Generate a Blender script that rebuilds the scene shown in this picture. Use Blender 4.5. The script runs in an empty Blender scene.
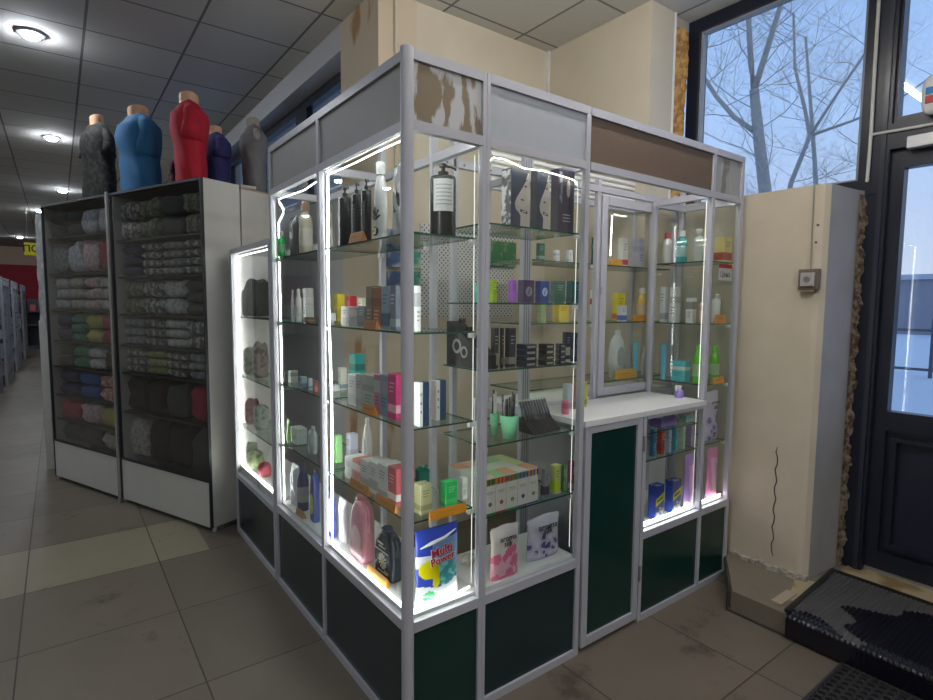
import bpy, math, random
from mathutils import Vector, Matrix
random.seed(7)
S = bpy.context.scene
COL = S.collection
PI = math.pi
# ------------------------------------------------------------------ camera, world, exposure
cd = bpy.data.cameras.new('camera'); cam = bpy.data.objects.new('camera', cd); COL.objects.link(cam)
CR = Vector((0.80337476, -0.59542559, 0.00757392)); CU = Vector((0.04331499, 0.07111852, 0.99652695)); CF = Vector((0.5938963, 0.80025653, -0.08292568))
cam.matrix_world = Matrix(((CR.x, CU.x, -CF.x, -0.857337), (CR.y, CU.y, -CF.y, -1.460464), (CR.z, CU.z, -CF.z, 1.445679), (0, 0, 0, 1)))
cd.sensor_width = 36; cd.sensor_fit = 'HORIZONTAL'; cd.lens = 550.179 / 933 * 36; cd.clip_start = .02; cd.clip_end = 300
S.camera = cam
S.view_settings.view_transform = 'Standard'; S.view_settings.look = 'None'; S.view_settings.gamma = 1
S.view_settings.use_curve_mapping = False
S.view_settings.exposure = 0.7
S.cycles.transparent_max_bounces = 40; S.cycles.max_bounces = 10; S.cycles.caustics_reflective = False; S.cycles.caustics_refractive = False
S.cycles.sample_clamp_indirect = 4.0
W = bpy.data.worlds.new('sky'); S.world = W; W.use_nodes = True
wn = W.node_tree; wn.nodes.clear()
wo = wn.nodes.new('ShaderNodeOutputWorld'); wb = wn.nodes.new('ShaderNodeBackground'); wr = wn.nodes.new('ShaderNodeValToRGB')
wt = wn.nodes.new('ShaderNodeTexCoord'); ws = wn.nodes.new('ShaderNodeSeparateXYZ')
wn.links.new(wt.outputs['Generated'], ws.inputs[0]); wn.links.new(ws.outputs['Z'], wr.inputs[0])
wr.color_ramp.elements[0].position = 0.0; wr.color_ramp.elements[0].color = (.52, .58, .74, 1)
wr.color_ramp.elements[1].position = .6; wr.color_ramp.elements[1].color = (.21, .36, .72, 1)
e = wr.color_ramp.elements.new(.3); e.color = (.34, .5, .84, 1)
wn.links.new(wr.outputs[0], wb.inputs[0]); wb.inputs[1].default_value = .8; wn.links.new(wb.outputs[0], wo.inputs[0])
LAMP_W = 270.0; LED_STR = 13.0; BATTEN = 42.0

def area(name, loc, rot, sx, sy, portal=False, energy=1):
    l = bpy.data.lights.new(name, 'AREA'); l.shape = 'RECTANGLE'; l.size = sx; l.size_y = sy; l.energy = energy
    if portal: l.cycles.is_portal = True
    o = bpy.data.objects.new(name, l); COL.objects.link(o); o.location = loc; o.rotation_euler = rot
    return o
area('window_portal', (2.5, .06, 2.6), (0, PI/2, 0), 1.1, .9, True)
area('door_portal', (2.62, -1.0, 2.0), (0, PI/2, 0), 2.4, .9, True)

# ------------------------------------------------------------------ materials
MATS = {}
def nt(name):
    m = bpy.data.materials.new(name); m.use_nodes = True; t = m.node_tree; t.nodes.clear()
    return m, t, t.nodes.new('ShaderNodeOutputMaterial')
def pbr(col, rough=.5, metal=0., var=.08, scale=30., bump=0., name='surface', coat=0., alpha_glass=0.):
    key = (tuple(round(c, 3) for c in col), rough, metal, var, scale, bump, coat, alpha_glass)
    if key in MATS: return MATS[key]
    m, t, out = nt(name)
    p = t.nodes.new('ShaderNodeBsdfPrincipled'); tc = t.nodes.new('ShaderNodeTexCoord'); n = t.nodes.new('ShaderNodeTexNoise')
    n.inputs['Scale'].default_value = scale; n.inputs['Detail'].default_value = 3
    t.links.new(tc.outputs['Object'], n.inputs['Vector'])
    mx = t.nodes.new('ShaderNodeMix'); mx.data_type = 'RGBA'
    lo = [c * (1 - var) for c in col]; hi = [min(1, c * (1 + var)) for c in col]
    mx.inputs[6].default_value = (*lo, 1); mx.inputs[7].default_value = (*hi, 1)
    t.links.new(n.outputs['Fac'], mx.inputs[0]); t.links.new(mx.outputs[2], p.inputs['Base Color'])
    p.inputs['Roughness'].default_value = rough; p.inputs['Metallic'].default_value = metal; p.inputs['Coat Weight'].default_value = coat
    if alpha_glass: p.inputs['Transmission Weight'].default_value = alpha_glass
    if bump:
        b = t.nodes.new('ShaderNodeBump'); b.inputs['Strength'].default_value = bump; b.inputs['Distance'].default_value = .004
        t.links.new(n.outputs['Fac'], b.inputs['Height']); t.links.new(b.outputs[0], p.inputs['Normal'])
    t.links.new(p.outputs[0], out.inputs[0]); MATS[key] = m
    return m
def glass(tint=(.97, .99, .98), refl=1.0, name='clear_glass'):
    key = ('g', tint, refl)
    if key in MATS: return MATS[key]
    m, t, out = nt(name)
    tr = t.nodes.new('ShaderNodeBsdfTransparent'); tr.inputs[0].default_value = (*tint, 1)
    gl = t.nodes.new('ShaderNodeBsdfGlossy'); gl.inputs['Roughness'].default_value = 0.0
    lw = t.nodes.new('ShaderNodeLayerWeight'); lw.inputs[0].default_value = .5
    pw = t.nodes.new('ShaderNodeMath'); pw.operation = 'POWER'; pw.inputs[1].default_value = 5
    ma = t.nodes.new('ShaderNodeMath'); ma.operation = 'MULTIPLY_ADD'; ma.inputs[1].default_value = .9 * refl; ma.inputs[2].default_value = .04 * refl
    t.links.new(lw.outputs['Facing'], pw.inputs[0]); t.links.new(pw.outputs[0], ma.inputs[0])
    mix = t.nodes.new('ShaderNodeMixShader'); t.links.new(ma.outputs[0], mix.inputs[0]); t.links.new(tr.outputs[0], mix.inputs[1]); t.links.new(gl.outputs[0], mix.inputs[2])
    t.links.new(mix.outputs[0], out.inputs[0]); MATS[key] = m
    return m
def emit(col, s, name='light_source'):
    key = ('e', col, s)
    if key in MATS: return MATS[key]
    m, t, out = nt(name); e = t.nodes.new('ShaderNodeEmission'); e.inputs[0].default_value = (*col, 1); e.inputs[1].default_value = s
    t.links.new(e.outputs[0], out.inputs[0]); MATS[key] = m
    return m
def blotch(c1, c2, scale=6, thr=.5, soft=.03, rough=.7, name='worn_surface', stretch=(1, 1, 1), detail=6, bump=.2, dirt=0.):
    m, t, out = nt(name); p = t.nodes.new('ShaderNodeBsdfPrincipled'); tc = t.nodes.new('ShaderNodeTexCoord')
    mp = t.nodes.new('ShaderNodeMapping'); mp.inputs['Scale'].default_value = stretch; t.links.new(tc.outputs['Object'], mp.inputs[0])
    n = t.nodes.new('ShaderNodeTexNoise'); n.inputs['Scale'].default_value = scale; n.inputs['Detail'].default_value = detail; t.links.new(mp.outputs[0], n.inputs['Vector'])
    r = t.nodes.new('ShaderNodeValToRGB'); r.color_ramp.elements[0].position = thr - soft; r.color_ramp.elements[1].position = thr + soft
    r.color_ramp.elements[0].color = (*c1, 1); r.color_ramp.elements[1].color = (*c2, 1)
    t.links.new(n.outputs['Fac'], r.inputs[0]); t.links.new(r.outputs[0], p.inputs['Base Color']); p.inputs['Roughness'].default_value = rough
    b = t.nodes.new('ShaderNodeBump'); b.inputs['Strength'].default_value = bump; b.inputs['Distance'].default_value = .003
    t.links.new(n.outputs['Fac'], b.inputs['Height']); t.links.new(b.outputs[0], p.inputs['Normal'])
    t.links.new(p.outputs[0], out.inputs[0])
    return m
def mathn(t, op, a, b=None, c=None):
    n = t.nodes.new('ShaderNodeMath'); n.operation = op
    for i, v in enumerate((a, b, c)):
        if v is None: continue
        if isinstance(v, (int, float)): n.inputs[i].default_value = v
        else: t.links.new(v, n.inputs[i])
    return n.outputs[0]
def grid_mat(name, x0, sx, y0, sy, gap, tile, alt, line, rough, row=None, rowcol=None, noise=(3, .25), bump=.3, spec_noise=False, stain=None):
    """square tiles with joints at world x0+k*sx, y0+k*sy"""
    m, t, out = nt(name); p = t.nodes.new('ShaderNodeBsdfPrincipled'); g = t.nodes.new('ShaderNodeNewGeometry')
    s = t.nodes.new('ShaderNodeSeparateXYZ'); t.links.new(g.outputs['Position'], s.inputs[0])
    u = mathn(t, 'DIVIDE', mathn(t, 'SUBTRACT', s.outputs[0], x0), sx); v = mathn(t, 'DIVIDE', mathn(t, 'SUBTRACT', s.outputs[1], y0), sy)
    du = mathn(t, 'MULTIPLY', mathn(t, 'ABSOLUTE', mathn(t, 'SUBTRACT', u, mathn(t, 'ROUND', u))), sx)
    dv = mathn(t, 'MULTIPLY', mathn(t, 'ABSOLUTE', mathn(t, 'SUBTRACT', v, mathn(t, 'ROUND', v))), sy)
    d = mathn(t, 'MINIMUM', du, dv); joint = mathn(t, 'LESS_THAN', d, gap)
    cb = t.nodes.new('ShaderNodeCombineXYZ'); t.links.new(mathn(t, 'FLOOR', u), cb.inputs[0]); t.links.new(mathn(t, 'FLOOR', v), cb.inputs[1])
    wnz = t.nodes.new('ShaderNodeTexWhiteNoise'); t.links.new(cb.outputs[0], wnz.inputs['Vector'])
    mx = t.nodes.new('ShaderNodeMix'); mx.data_type = 'RGBA'; t.links.new(wnz.outputs['Value'], mx.inputs[0]); mx.inputs[6].default_value = (*tile, 1); mx.inputs[7].default_value = (*alt, 1)
    c = mx.outputs[2]
    if row is not None:
        inr = mathn(t, 'MULTIPLY', mathn(t, 'COMPARE', mathn(t, 'FLOOR', v), row, .1), mathn(t, 'LESS_THAN', s.outputs[0], -.2))
        m2 = t.nodes.new('ShaderNodeMix'); m2.data_type = 'RGBA'; t.links.new(inr, m2.inputs[0]); t.links.new(c, m2.inputs[6]); m2.inputs[7].default_value = (*rowcol, 1); c = m2.outputs[2]
    n = t.nodes.new('ShaderNodeTexNoise'); n.inputs['Scale'].default_value = noise[0]; n.inputs['Detail'].default_value = 8; n.inputs['Roughness'].default_value = .7; t.links.new(g.outputs['Position'], n.inputs['Vector'])
    k = mathn(t, 'MULTIPLY_ADD', n.outputs['Fac'], noise[1] * 2, 1 - noise[1])
    m3 = t.nodes.new('ShaderNodeMix'); m3.data_type = 'RGBA'; m3.blend_type = 'MULTIPLY'; m3.inputs[0].default_value = 1; t.links.new(c, m3.inputs[6])
    cc = t.nodes.new('ShaderNodeCombineColor'); [t.links.new(k, cc.inputs[i]) for i in range(3)]; t.links.new(cc.outputs[0], m3.inputs[7]); c = m3.outputs[2]
    if stain:
        n2 = t.nodes.new('ShaderNodeTexNoise'); n2.inputs['Scale'].default_value = stain[0]; n2.inputs['Detail'].default_value = 10; n2.inputs['Roughness'].default_value = .75; t.links.new(g.outputs['Position'], n2.inputs['Vector'])
        r2 = t.nodes.new('ShaderNodeMapRange'); r2.inputs[1].default_value = stain[1]; r2.inputs[2].default_value = stain[1] + stain[2]; r2.inputs[4].default_value = .75; t.links.new(n2.outputs['Fac'], r2.inputs[0])
        m5 = t.nodes.new('ShaderNodeMix'); m5.data_type = 'RGBA'; t.links.new(r2.outputs[0], m5.inputs[0]); t.links.new(c, m5.inputs[6]); m5.inputs[7].default_value = (*stain[3], 1); c = m5.outputs[2]
    m4 = t.nodes.new('ShaderNodeMix'); m4.data_type = 'RGBA'; t.links.new(joint, m4.inputs[0]); t.links.new(c, m4.inputs[6]); m4.inputs[7].default_value = (*line, 1)
    t.links.new(m4.outputs[2], p.inputs['Base Color'])
    if spec_noise: t.links.new(mathn(t, 'MULTIPLY_ADD', n.outputs['Fac'], .35, rough - .15), p.inputs['Roughness'])
    else: p.inputs['Roughness'].default_value = rough
    b = t.nodes.new('ShaderNodeBump'); b.inputs['Strength'].default_value = bump; b.inputs['Distance'].default_value = .004; b.invert = True
    t.links.new(joint, b.inputs['Height']); t.links.new(b.outputs[0], p.inputs['Normal'])
    t.links.new(p.outputs[0], out.inputs[0])
    return m

# ------------------------------------------------------------------ mesh helpers
class MB:
    def __init__(s): s.v = []; s.f = []; s.m = []
    def add(s, vs, fs, mi=0):
        o = len(s.v); s.v += [tuple(v) for v in vs]; s.f += [tuple(i + o for i in f) for f in fs]; s.m += [mi] * len(fs) if isinstance(mi, int) else list(mi)
        return s
    def box(s, x0, x1, y0, y1, z0, z1, mi=0):
        vs = [(x, y, z) for z in (z0, z1) for y in (y0, y1) for x in (x0, x1)]
        return s.add(vs, [(0, 2, 3, 1), (4, 5, 7, 6), (0, 1, 5, 4), (2, 6, 7, 3), (0, 4, 6, 2), (1, 3, 7, 5)], mi)
    def slab(s, x0, x1, y0, y1, z0, z1):   # faces material 0, rim material 1
        vs = [(x, y, z) for z in (z0, z1) for y in (y0, y1) for x in (x0, x1)]
        return s.add(vs, [(0, 2, 3, 1), (4, 5, 7, 6), (0, 1, 5, 4), (2, 6, 7, 3), (0, 4, 6, 2), (1, 3, 7, 5)], [0, 0, 1, 1, 1, 1])
    def prism(s, pts, a0, a1, axis='z', mi=0):
        n = len(pts)
        def P(p, a): return (p[0], p[1], a) if axis == 'z' else ((p[0], a, p[1]) if axis == 'y' else (a, p[0], p[1]))
        vs = [P(p, a0) for p in pts] + [P(p, a1) for p in pts]
        return s.add(vs, [tuple(range(n))[::-1], tuple(range(n, 2 * n))] + [(i, (i + 1) % n, (i + 1) % n + n, i + n) for i in range(n)], mi)
    def lathe(s, prof, n=20, c=(0, 0), sx=1, sy=1, mi=0):
        vs = []; fs = []
        for r, z in prof:
            for k in range(n):
                a = 2 * PI * k / n; vs.append((c[0] + r * sx * math.cos(a), c[1] + r * sy * math.sin(a), z))
        for j in range(len(prof) - 1):
            for k in range(n): fs.append((j * n + k, j * n + (k + 1) % n, (j + 1) * n + (k + 1) % n, (j + 1) * n + k))
        fs.append(tuple(range(n))[::-1]); fs.append(tuple((len(prof) - 1) * n + k for k in range(n)))
        return s.add(vs, fs, mi)
    def tube(s, pts, r, n=6, mi=0):
        pts = [Vector(p) for p in pts]; rs = r if isinstance(r, (list, tuple)) else [r] * len(pts)
        vs = []; fs = []; up = Vector((0, 0, 1))
        for i, p in enumerate(pts):
            d = (pts[min(i + 1, len(pts) - 1)] - pts[max(i - 1, 0)])
            if d.length < 1e-9: d = Vector((0, 0, 1))
            d.normalize(); a = up if abs(d.dot(up)) < .95 else Vector((1, 0, 0))
            e1 = d.cross(a).normalized(); e2 = d.cross(e1)
            for k in range(n): vs.append(p + (e1 * math.cos(2 * PI * k / n) + e2 * math.sin(2 * PI * k / n)) * rs[i])
        for j in range(len(pts) - 1):
            for k in range(n): fs.append((j * n + k, j * n + (k + 1) % n, (j + 1) * n + (k + 1) % n, (j + 1) * n + k))
        fs.append(tuple(range(n))[::-1]); fs.append(tuple((len(pts) - 1) * n + k for k in range(n)))
        return s.add(vs, fs, mi)
    def grid(s, nu, nv, f, mi=0, close_u=False):
        vs = [f(i / nu, j / nv) for j in range(nv + 1) for i in range(nu + (0 if close_u else 1))]
        w = nu if close_u else nu + 1
        fs = []; ms = []
        for j in range(nv):
            for i in range(nu):
                fs.append((j * w + i, j * w + (i + 1) % w, (j + 1) * w + (i + 1) % w, (j + 1) * w + i)); ms.append(mi((i + .5) / nu, (j + .5) / nv) if callable(mi) else mi)
        return s.add(vs, fs, ms)
    def build(s, name, mat, parent=None, world=False, smooth=False, loc=None):
        off = Vector((0, 0, 0))
        if world and parent is not None:
            p = parent
            while p is not None: off += p.location; p = p.parent
        if loc is not None: off = Vector(loc)
        me = bpy.data.meshes.new(name); me.from_pydata([Vector(v) - off for v in s.v], [], s.f)
        for mm in (mat if isinstance(mat, (list, tuple)) else [mat]): me.materials.append(mm)
        for i, p in enumerate(me.polygons): p.material_index = s.m[i]; p.use_smooth = smooth
        me.update()
        o = bpy.data.objects.new(name, me); COL.objects.link(o)
        if parent is not None: o.parent = parent
        elif loc is not None: o.location = loc
        return o
def smooth_angle(o, ang=40):
    me = o.data; me.polygons.foreach_set('use_smooth', [True] * len(me.polygons)); me.set_sharp_from_angle(angle=math.radians(ang)); return o
def bevel(o, w=.002, seg=2):
    b = o.modifiers.new('bevel', 'BEVEL'); b.width = w; b.segments = seg; b.limit_method = 'ANGLE'; return o
def thing(name, label, cat, loc=(0, 0, 0), rz=0, group=None):
    o = bpy.data.objects.new(name, None); COL.objects.link(o); o.location = loc; o.rotation_euler = (0, 0, rz); o.empty_display_size = .05
    return tag(o, label, cat, group)
def tag(o, label, cat, group=None):
    o['label'] = label; o['category'] = cat
    if group: o['group'] = group
    return o
def struct(name, mb, m, **k):
    o = mb.build(name, m, **k)
    if o.parent is None: o['kind'] = 'structure'
    return o
def text(s, size, mat, parent, loc, rot=(PI / 2, 0, 0), name='lettering', ext=.0006, bold=0.0, shear=0.):
    c = bpy.data.curves.new('t', 'FONT'); c.body = s; c.size = size; c.align_x = 'CENTER'; c.align_y = 'CENTER'; c.extrude = ext; c.offset = bold; c.shear = shear; c.resolution_u = 2
    t = bpy.data.objects.new('t', c); COL.objects.link(t); bpy.context.view_layer.update()
    me = bpy.data.meshes.new_from_object(t.evaluated_get(bpy.context.evaluated_depsgraph_get())); bpy.data.objects.remove(t)
    o = bpy.data.objects.new(name, me); COL.objects.link(o); me.materials.clear(); me.materials.append(mat)
    if parent is not None: o.parent = parent
    o.location = loc; o.rotation_euler = rot
    return o

ALU = pbr((.49, .49, .55), .38, 0, .03, 8, name='white_aluminium')
WHITE = pbr((.8, .8, .8), .4, 0, .03, 10, name='white_laminate')
DKGREEN = pbr((.004, .035, .028), .25, 0, .15, 5, name='dark_green_laminate')
DKSLATE = pbr((.012, .03, .033), .25, 0, .15, 5, name='dark_slate_laminate')
GLASS = glass()
SHELFG = glass((.93, .98, .95), 1.0, 'shelf_glass'); EDGE = pbr((.03, .12, .09), .15, 0, .05, 20, name='green_glass_edge')
SCREW = pbr((.1, .1, .1), .4, .5, name='screw')
LEDM = emit((1, 1, .96), LED_STR, 'led_white'); LEDY = emit((1, .96, .72), LED_STR * .5, 'led_warm'); LED_GLINT = emit((1, 1, .96), .8, 'dim_led_or_edge_glint')  # the dim emission also paints bright pane edges that hold no strip

# ------------------------------------------------------------------ the room
CREAM = blotch((.57, .51, .4), (.63, .57, .46), 4, .5, .25, .8, 'cream_paint', bump=.35)
CREAM2 = blotch((.6, .52, .4), (.66, .58, .46), 5, .5, .2, .8, 'cream_plaster', bump=.8)
SHADEP = blotch((.39, .38, .385), (.46, .45, .45), 5, .5, .2, .8, 'shaded_return_plaster', bump=.8)  # cooler grey tone paints the shade on the knee wall's return
FRAME = pbr((.012, .015, .03), .35, 0, .1, 20, name='navy_window_frame')
FLOORM = grid_mat('floor_tiles', .715, .588, .71 - .6 * 2, .606, .003, (.15, .122, .094), (.18, .148, .114), (.04, .035, .03), .42, row=4, rowcol=(.27, .235, .165), noise=(7, .22), spec_noise=True, stain=(2.2, .57, .09, (.06, .042, .028)))
CEILM = grid_mat('ceiling_tiles', -.64, .575, .77, .56, .008, (.5, .49, .47), (.58, .57, .53), (.17, .17, .17), .9, noise=(30, .06), bump=.4, stain=(1.1, .68, .06, (.22, .18, .12)))
f = MB().box(-8, 2.46, -5, 24, -.1, 0); struct('floor', f, FLOORM)
f = MB().box(-8, 2.6, -5, 24, 3.2, 3.3); struct('ceiling', f, CEILM)
struct('wall_left', MB().box(-8.15, -8, -5, 24, 0, 3.2), CREAM)
struct('wall_front', MB().box(-8, 2.6, -5.15, -5, 0, 3.2), CREAM)
struct('wall_back', MB().box(-8, 2.6, 24, 24.15, 0, 3.2), CREAM)
# hall wall with the strip of high windows, then the column
w = MB().box(.75, .9, 1.93, 24, 0, 2.2).box(.65, .75, 5.3, 24, 0, 3.04).box(.65, .9, 1.93, 24, 3.04, 3.2).box(.75, .9, 5.3, 24, 2.2, 3.04).box(.65, .75, 1.93, 5.3, 0, 2.15)
struct('wall_hall', w, pbr((.5, .5, .52), .8, 0, .05, 4, name='grey_white_paint'))
w = MB().box(.65, .9, 1.42, 1.93, 0, 3.2); struct('wall_column', w, blotch((.6, .5, .38), (.4, .22, .1), 3.5, .64, .03, .85, 'cream_column_paint', (1, 1, .4)))
struct('wall_recess', MB().box(.9, 2.15, 1.42, 1.57, 0, 3.2), CREAM)
struct('wall_pilaster', MB().box(1.97, 2.2, .58, 1.42, 0, 3.2), CREAM)
struct('wall_pilaster_return', MB().box(2.2, 2.36, .6, 1.42, 0, 3.2), pbr((.5, .47, .4), .8, 0, .05, 6, name='dull_cream_paint'))
# lumpy orange mounting foam between pilaster and window frame
def foam(u, v):
    z = 2.03 + v * 1.1; x = 2.225 + u * .13 + .01 * math.sin(9 * z); b = .02 * math.sin(u * PI) + .012 * math.sin(37 * z + 8 * u) * math.sin(23 * u)
    return (x, .6 - .006 - abs(b), z)
struct('trim_1', MB().grid(8, 60, foam), blotch((.62, .36, .12), (.35, .18, .06), 22, .52, .06, .9, 'orange_foam', bump=.8))
struct('trim_2', MB().lathe([(.012, 0), (.012, 3.2)], 10, (2.205, .585)), WHITE)
struct('trim_3', MB().lathe([(.011, 1.9), (.011, 3.2)], 10, (.755, 1.41)), CREAM)
o = MB().box(1.955, 1.968, 1.395, 1.42, 2.7, 3.2); struct('trim_4', o, WHITE)
# hall windows
def frame_rect(mb, x, y0, y1, z0, z1, t, d=.05):
    return mb.box(x, x + d, y0, y0 + t, z0, z1).box(x, x + d, y1 - t, y1, z0, z1).box(x, x + d, y0 + t, y1 - t, z0, z0 + t).box(x, x + d, y0 + t, y1 - t, z1 - t, z1)
for i, (a, b) in enumerate(((1.93, 2.95), (3.05, 4.15), (4.15, 5.3))):
    r = bpy.data.objects.new('window_%d' % (i + 2), None); COL.objects.link(r); r.location = (.78, (a + b) / 2, 2.2); r['kind'] = 'structure'
    frame_rect(MB(), .78, a, b, 2.2, 3.04, .07).build('window_frame', FRAME, r, world=True)
    MB().box(.8, .806, a + .07, b - .07, 2.27, 2.97).build('window_pane', GLASS, r, world=True)
struct('trim_5', MB().box(.78, .86, 2.95, 3.05, 2.2, 3.04), FRAME)
# big window over the knee wall
win = bpy.data.objects.new('window_1', None); COL.objects.link(win); win.location = (2.4, .05, 2.02); win['kind'] = 'structure'
frame_rect(MB(), 2.38, -.44, .6, 2.0, 3.2, .075, .09).build('window_frame', FRAME, win, world=True)
MB().box(2.42, 2.428, -.37, .53, 2.07, 3.13).build('window_pane', GLASS, win, world=True)
frame_rect(MB(), 2.40, -.37, .535, 2.065, 3.135, .022, .04).build('inner_bead', pbr((.35, .37, .4), .4, 0, .05, 20, name='grey_bead'), win, world=True)
# knee wall: a front block, its rounded right return and the rough chipped edge at the door frame
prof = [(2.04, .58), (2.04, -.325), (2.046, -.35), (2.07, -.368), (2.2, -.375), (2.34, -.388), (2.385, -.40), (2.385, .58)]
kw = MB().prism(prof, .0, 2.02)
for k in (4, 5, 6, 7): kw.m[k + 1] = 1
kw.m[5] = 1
struct('wall_knee', kw, [CREAM2, SHADEP])
def chip(u, v):
    z = .1 + v * 1.9; n = .012 * math.sin(31 * z) + .01 * math.sin(77 * z + 2) + .006 * math.sin(190 * z)
    return (2.34 + u * .045, -.392 - .012 * u - (.006 + .5 * n) * u, z)
struct('trim_6', MB().grid(6, 120, chip), blotch((.1, .065, .04), (.3, .24, .18), 30, .5, .08, .95, 'broken_plaster', bump=1.))
cr = [(2.038, -.205 + .006 * math.sin(k * 1.9), .74 - .03 * k) for k in range(20)]
struct('trim_7', MB().tube(cr, [.001] + [.0028] * 18 + [.002], 5), pbr((.1, .07, .05), .9, name='crack_brown'))  # brown tube drawn as a crack in the plaster
# rubble and peeling skirting at the foot of the knee wall
sk = MB()
for k in range(26):
    y = .0 - k * .0145; h = .016 + .012 * random.random(); sk.box(2.02 - .012 * random.random(), 2.045, y - .0144, y, .1, .1 + h)
struct('baseboard_knee', sk, blotch((.3, .27, .23), (.5, .48, .44), 40, .5, .1, .95, 'broken_skirting'))
# door frame, transom and door leaf
struct('wall_door_side', MB().box(2.4, 2.55, -5, -1.56, 0, 3.2), CREAM)
struct('trim_8', MB().box(2.38, 2.48, -.49, -.44, .0, 3.2).box(2.388, 2.48, -.44, -.355, .0, 2.0), FRAME)
struct('trim_9', MB().box(2.372, 2.38, -.475, -.455, .1, 3.2), pbr((.03, .035, .055), .3, name='navy_frame_edge'))
struct('trim_10', MB().box(2.38, 2.48, -1.56, -1.5, .0, 3.2), FRAME)
struct('trim_11', MB().box(2.38, 2.48, -1.5, -.49, 2.2, 2.32), FRAME)
tw = bpy.data.objects.new('window_5', None); COL.objects.link(tw); tw.location = (2.4, -1.03, 2.32); tw['kind'] = 'structure'
frame_rect(MB(), 2.40, -1.5, -.475, 2.32, 3.2, .03, .07).build('window_frame', FRAME, tw, world=True)
MB().box(2.43, 2.438, -1.47, -.5, 2.35, 3.17).build('window_pane', GLASS, tw, world=True)
dr = bpy.data.objects.new('door_1', None); COL.objects.link(dr); dr.location = (2.43, -1.03, .13); dr['kind'] = 'structure'
d = frame_rect(MB(), 2.41, -1.49, -.455, .13, 2.2, .09, .06); d.box(2.41, 2.47, -1.4, -.545, .84, .935)
d.build('door_leaf', FRAME, dr, world=True)
MB().box(2.44, 2.448, -1.4, -.545, .935, 2.11).build('door_pane', GLASS, dr, world=True)
MB().box(2.435, 2.455, -1.4, -.545, .22, .84).build('door_panel', pbr((.014, .018, .036), .4, name='navy_door_panel'), dr, world=True)
frame_rect(MB(), 2.40, -1.37, -.575, .25, .81, .02, .035).build('panel_moulding', FRAME, dr, world=True)
MB().box(2.42, 2.45, -1.5, -.49, .1, .13).build('threshold', pbr((.5, .5, .48), .4, .6, name='worn_threshold'), dr, world=True)
# raised step before the door: tiled top and riser
STEPT = blotch((.24, .2, .16), (.19, .16, .12), 5, .5, .2, .55, 'step_tile', bump=.2)
st = MB().prism([(1.655, -.2), (1.655, -3.2), (2.46, -3.2), (2.46, -.38), (2.06, -.36), (2.03, .0), (2.0, .02)][::-1], 0, .1)
struct('trim_12', st, STEPT)
struct('trim_13', MB().prism([(1.79, -.395), (2.02, -.33), (2.08, -.43), (2.44, -.43), (2.44, -.8), (1.79, -.8)][::-1], .1, .106), blotch((.45, .36, .22), (.25, .17, .08), 6, .58, .06, .6, 'ochre_tile'))
struct('trim_14', MB().tube([(1.64, -.19, .006), (1.64, -.19, .098)], .006, 6).tube([(1.648, -.19, .004), (1.648, -.45, .004), (1.648, -.7, .004)], .006, 6).tube([(1.655, -.195, .1), (2.0, .02, .1)], .008, 6), pbr((.05, .045, .04), .9, name='dark_sealant'))
tag(MB().box(1.70, 1.86, -.405, -.36, .1, .112).build('loose_tile', pbr((.42, .34, .25), .6, name='loose_tile'), loc=(1.78, -.38, .1)), 'loose beige tile piece on the step between pillar and ribbed mat', 'tile')
# outside ground
SNOW = pbr((.8, .8, .8), .9, 0, .06, 1.5, bump=.3, name='snow')
tag(MB().box(2.6, 80, -60, 60, -.5, -.15).build('snowy_ground', SNOW, loc=(10, 0, -.3)), 'snow covered ground outside the entrance door', 'ground')
bpy.data.objects['snowy_ground']['kind'] = 'structure'

# ------------------------------------------------------------------ bare trees outside
BARK = pbr((.45, .42, .38), .95, 0, .25, 12, name='grey_bark')
def twigs(mb, p, d, L, r, depth):
    n = 4; pts = [p]; q = Vector(p); dd = Vector(d).normalized()
    for k in range(n):
        dd = (dd + Vector((random.uniform(-.34, .34), random.uniform(-.34, .34), random.uniform(-.1, .28)))).normalized(); q = q + dd * (L / n); pts.append(q.copy())
    rs = [r * (1 - .75 * k / n) for k in range(n + 1)]; mb.tube(pts, rs, 5 if r > .015 else 3)
    if depth > 0:
        for k in range(1, n + 1):
            for _ in range(2 if depth > 1 else 3):
                a = random.uniform(0, 2 * PI); side = Vector((math.cos(a), math.sin(a), random.uniform(-.1, .7)))
                twigs(mb, pts[k], (dd * .5 + side).normalized(), L * random.uniform(.4, .65), rs[k] * .55, depth - 1)
def tree(limbs, base, label, depth=2, seed=1, dens=1.):
    random.seed(seed); r = thing('bare_tree', label, 'tree', base, group='bare trees outside')
    mb = MB()
    for pts, r0, r1 in limbs:
        n = len(pts); rs = [r0 + (r1 - r0) * k / (n - 1) for k in range(n)]; mb.tube(pts, rs, 8)
    mb.build('trunk', BARK, r, world=True, smooth=True)
    mb = MB()
    for pts, r0, r1 in limbs:
        for k in range(1, len(pts)):
            a = Vector(pts[k - 1]); b = Vector(pts[k]); m = max(1, int((b - a).length * 2.3 * dens))
            if b.z < 3.0: continue
            for j in range(m):
                p = a.lerp(b, (j + 1) / m); rr = (r0 + (r1 - r0) * k / (len(pts) - 1))
                an = random.uniform(0, 2 * PI); twigs(mb, p, (math.cos(an) * .8, math.sin(an), random.uniform(.1, .9)), random.uniform(1.0, 1.9), min(.011, rr * .4), depth)
    mb.build('branches', BARK, r, world=True)
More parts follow.
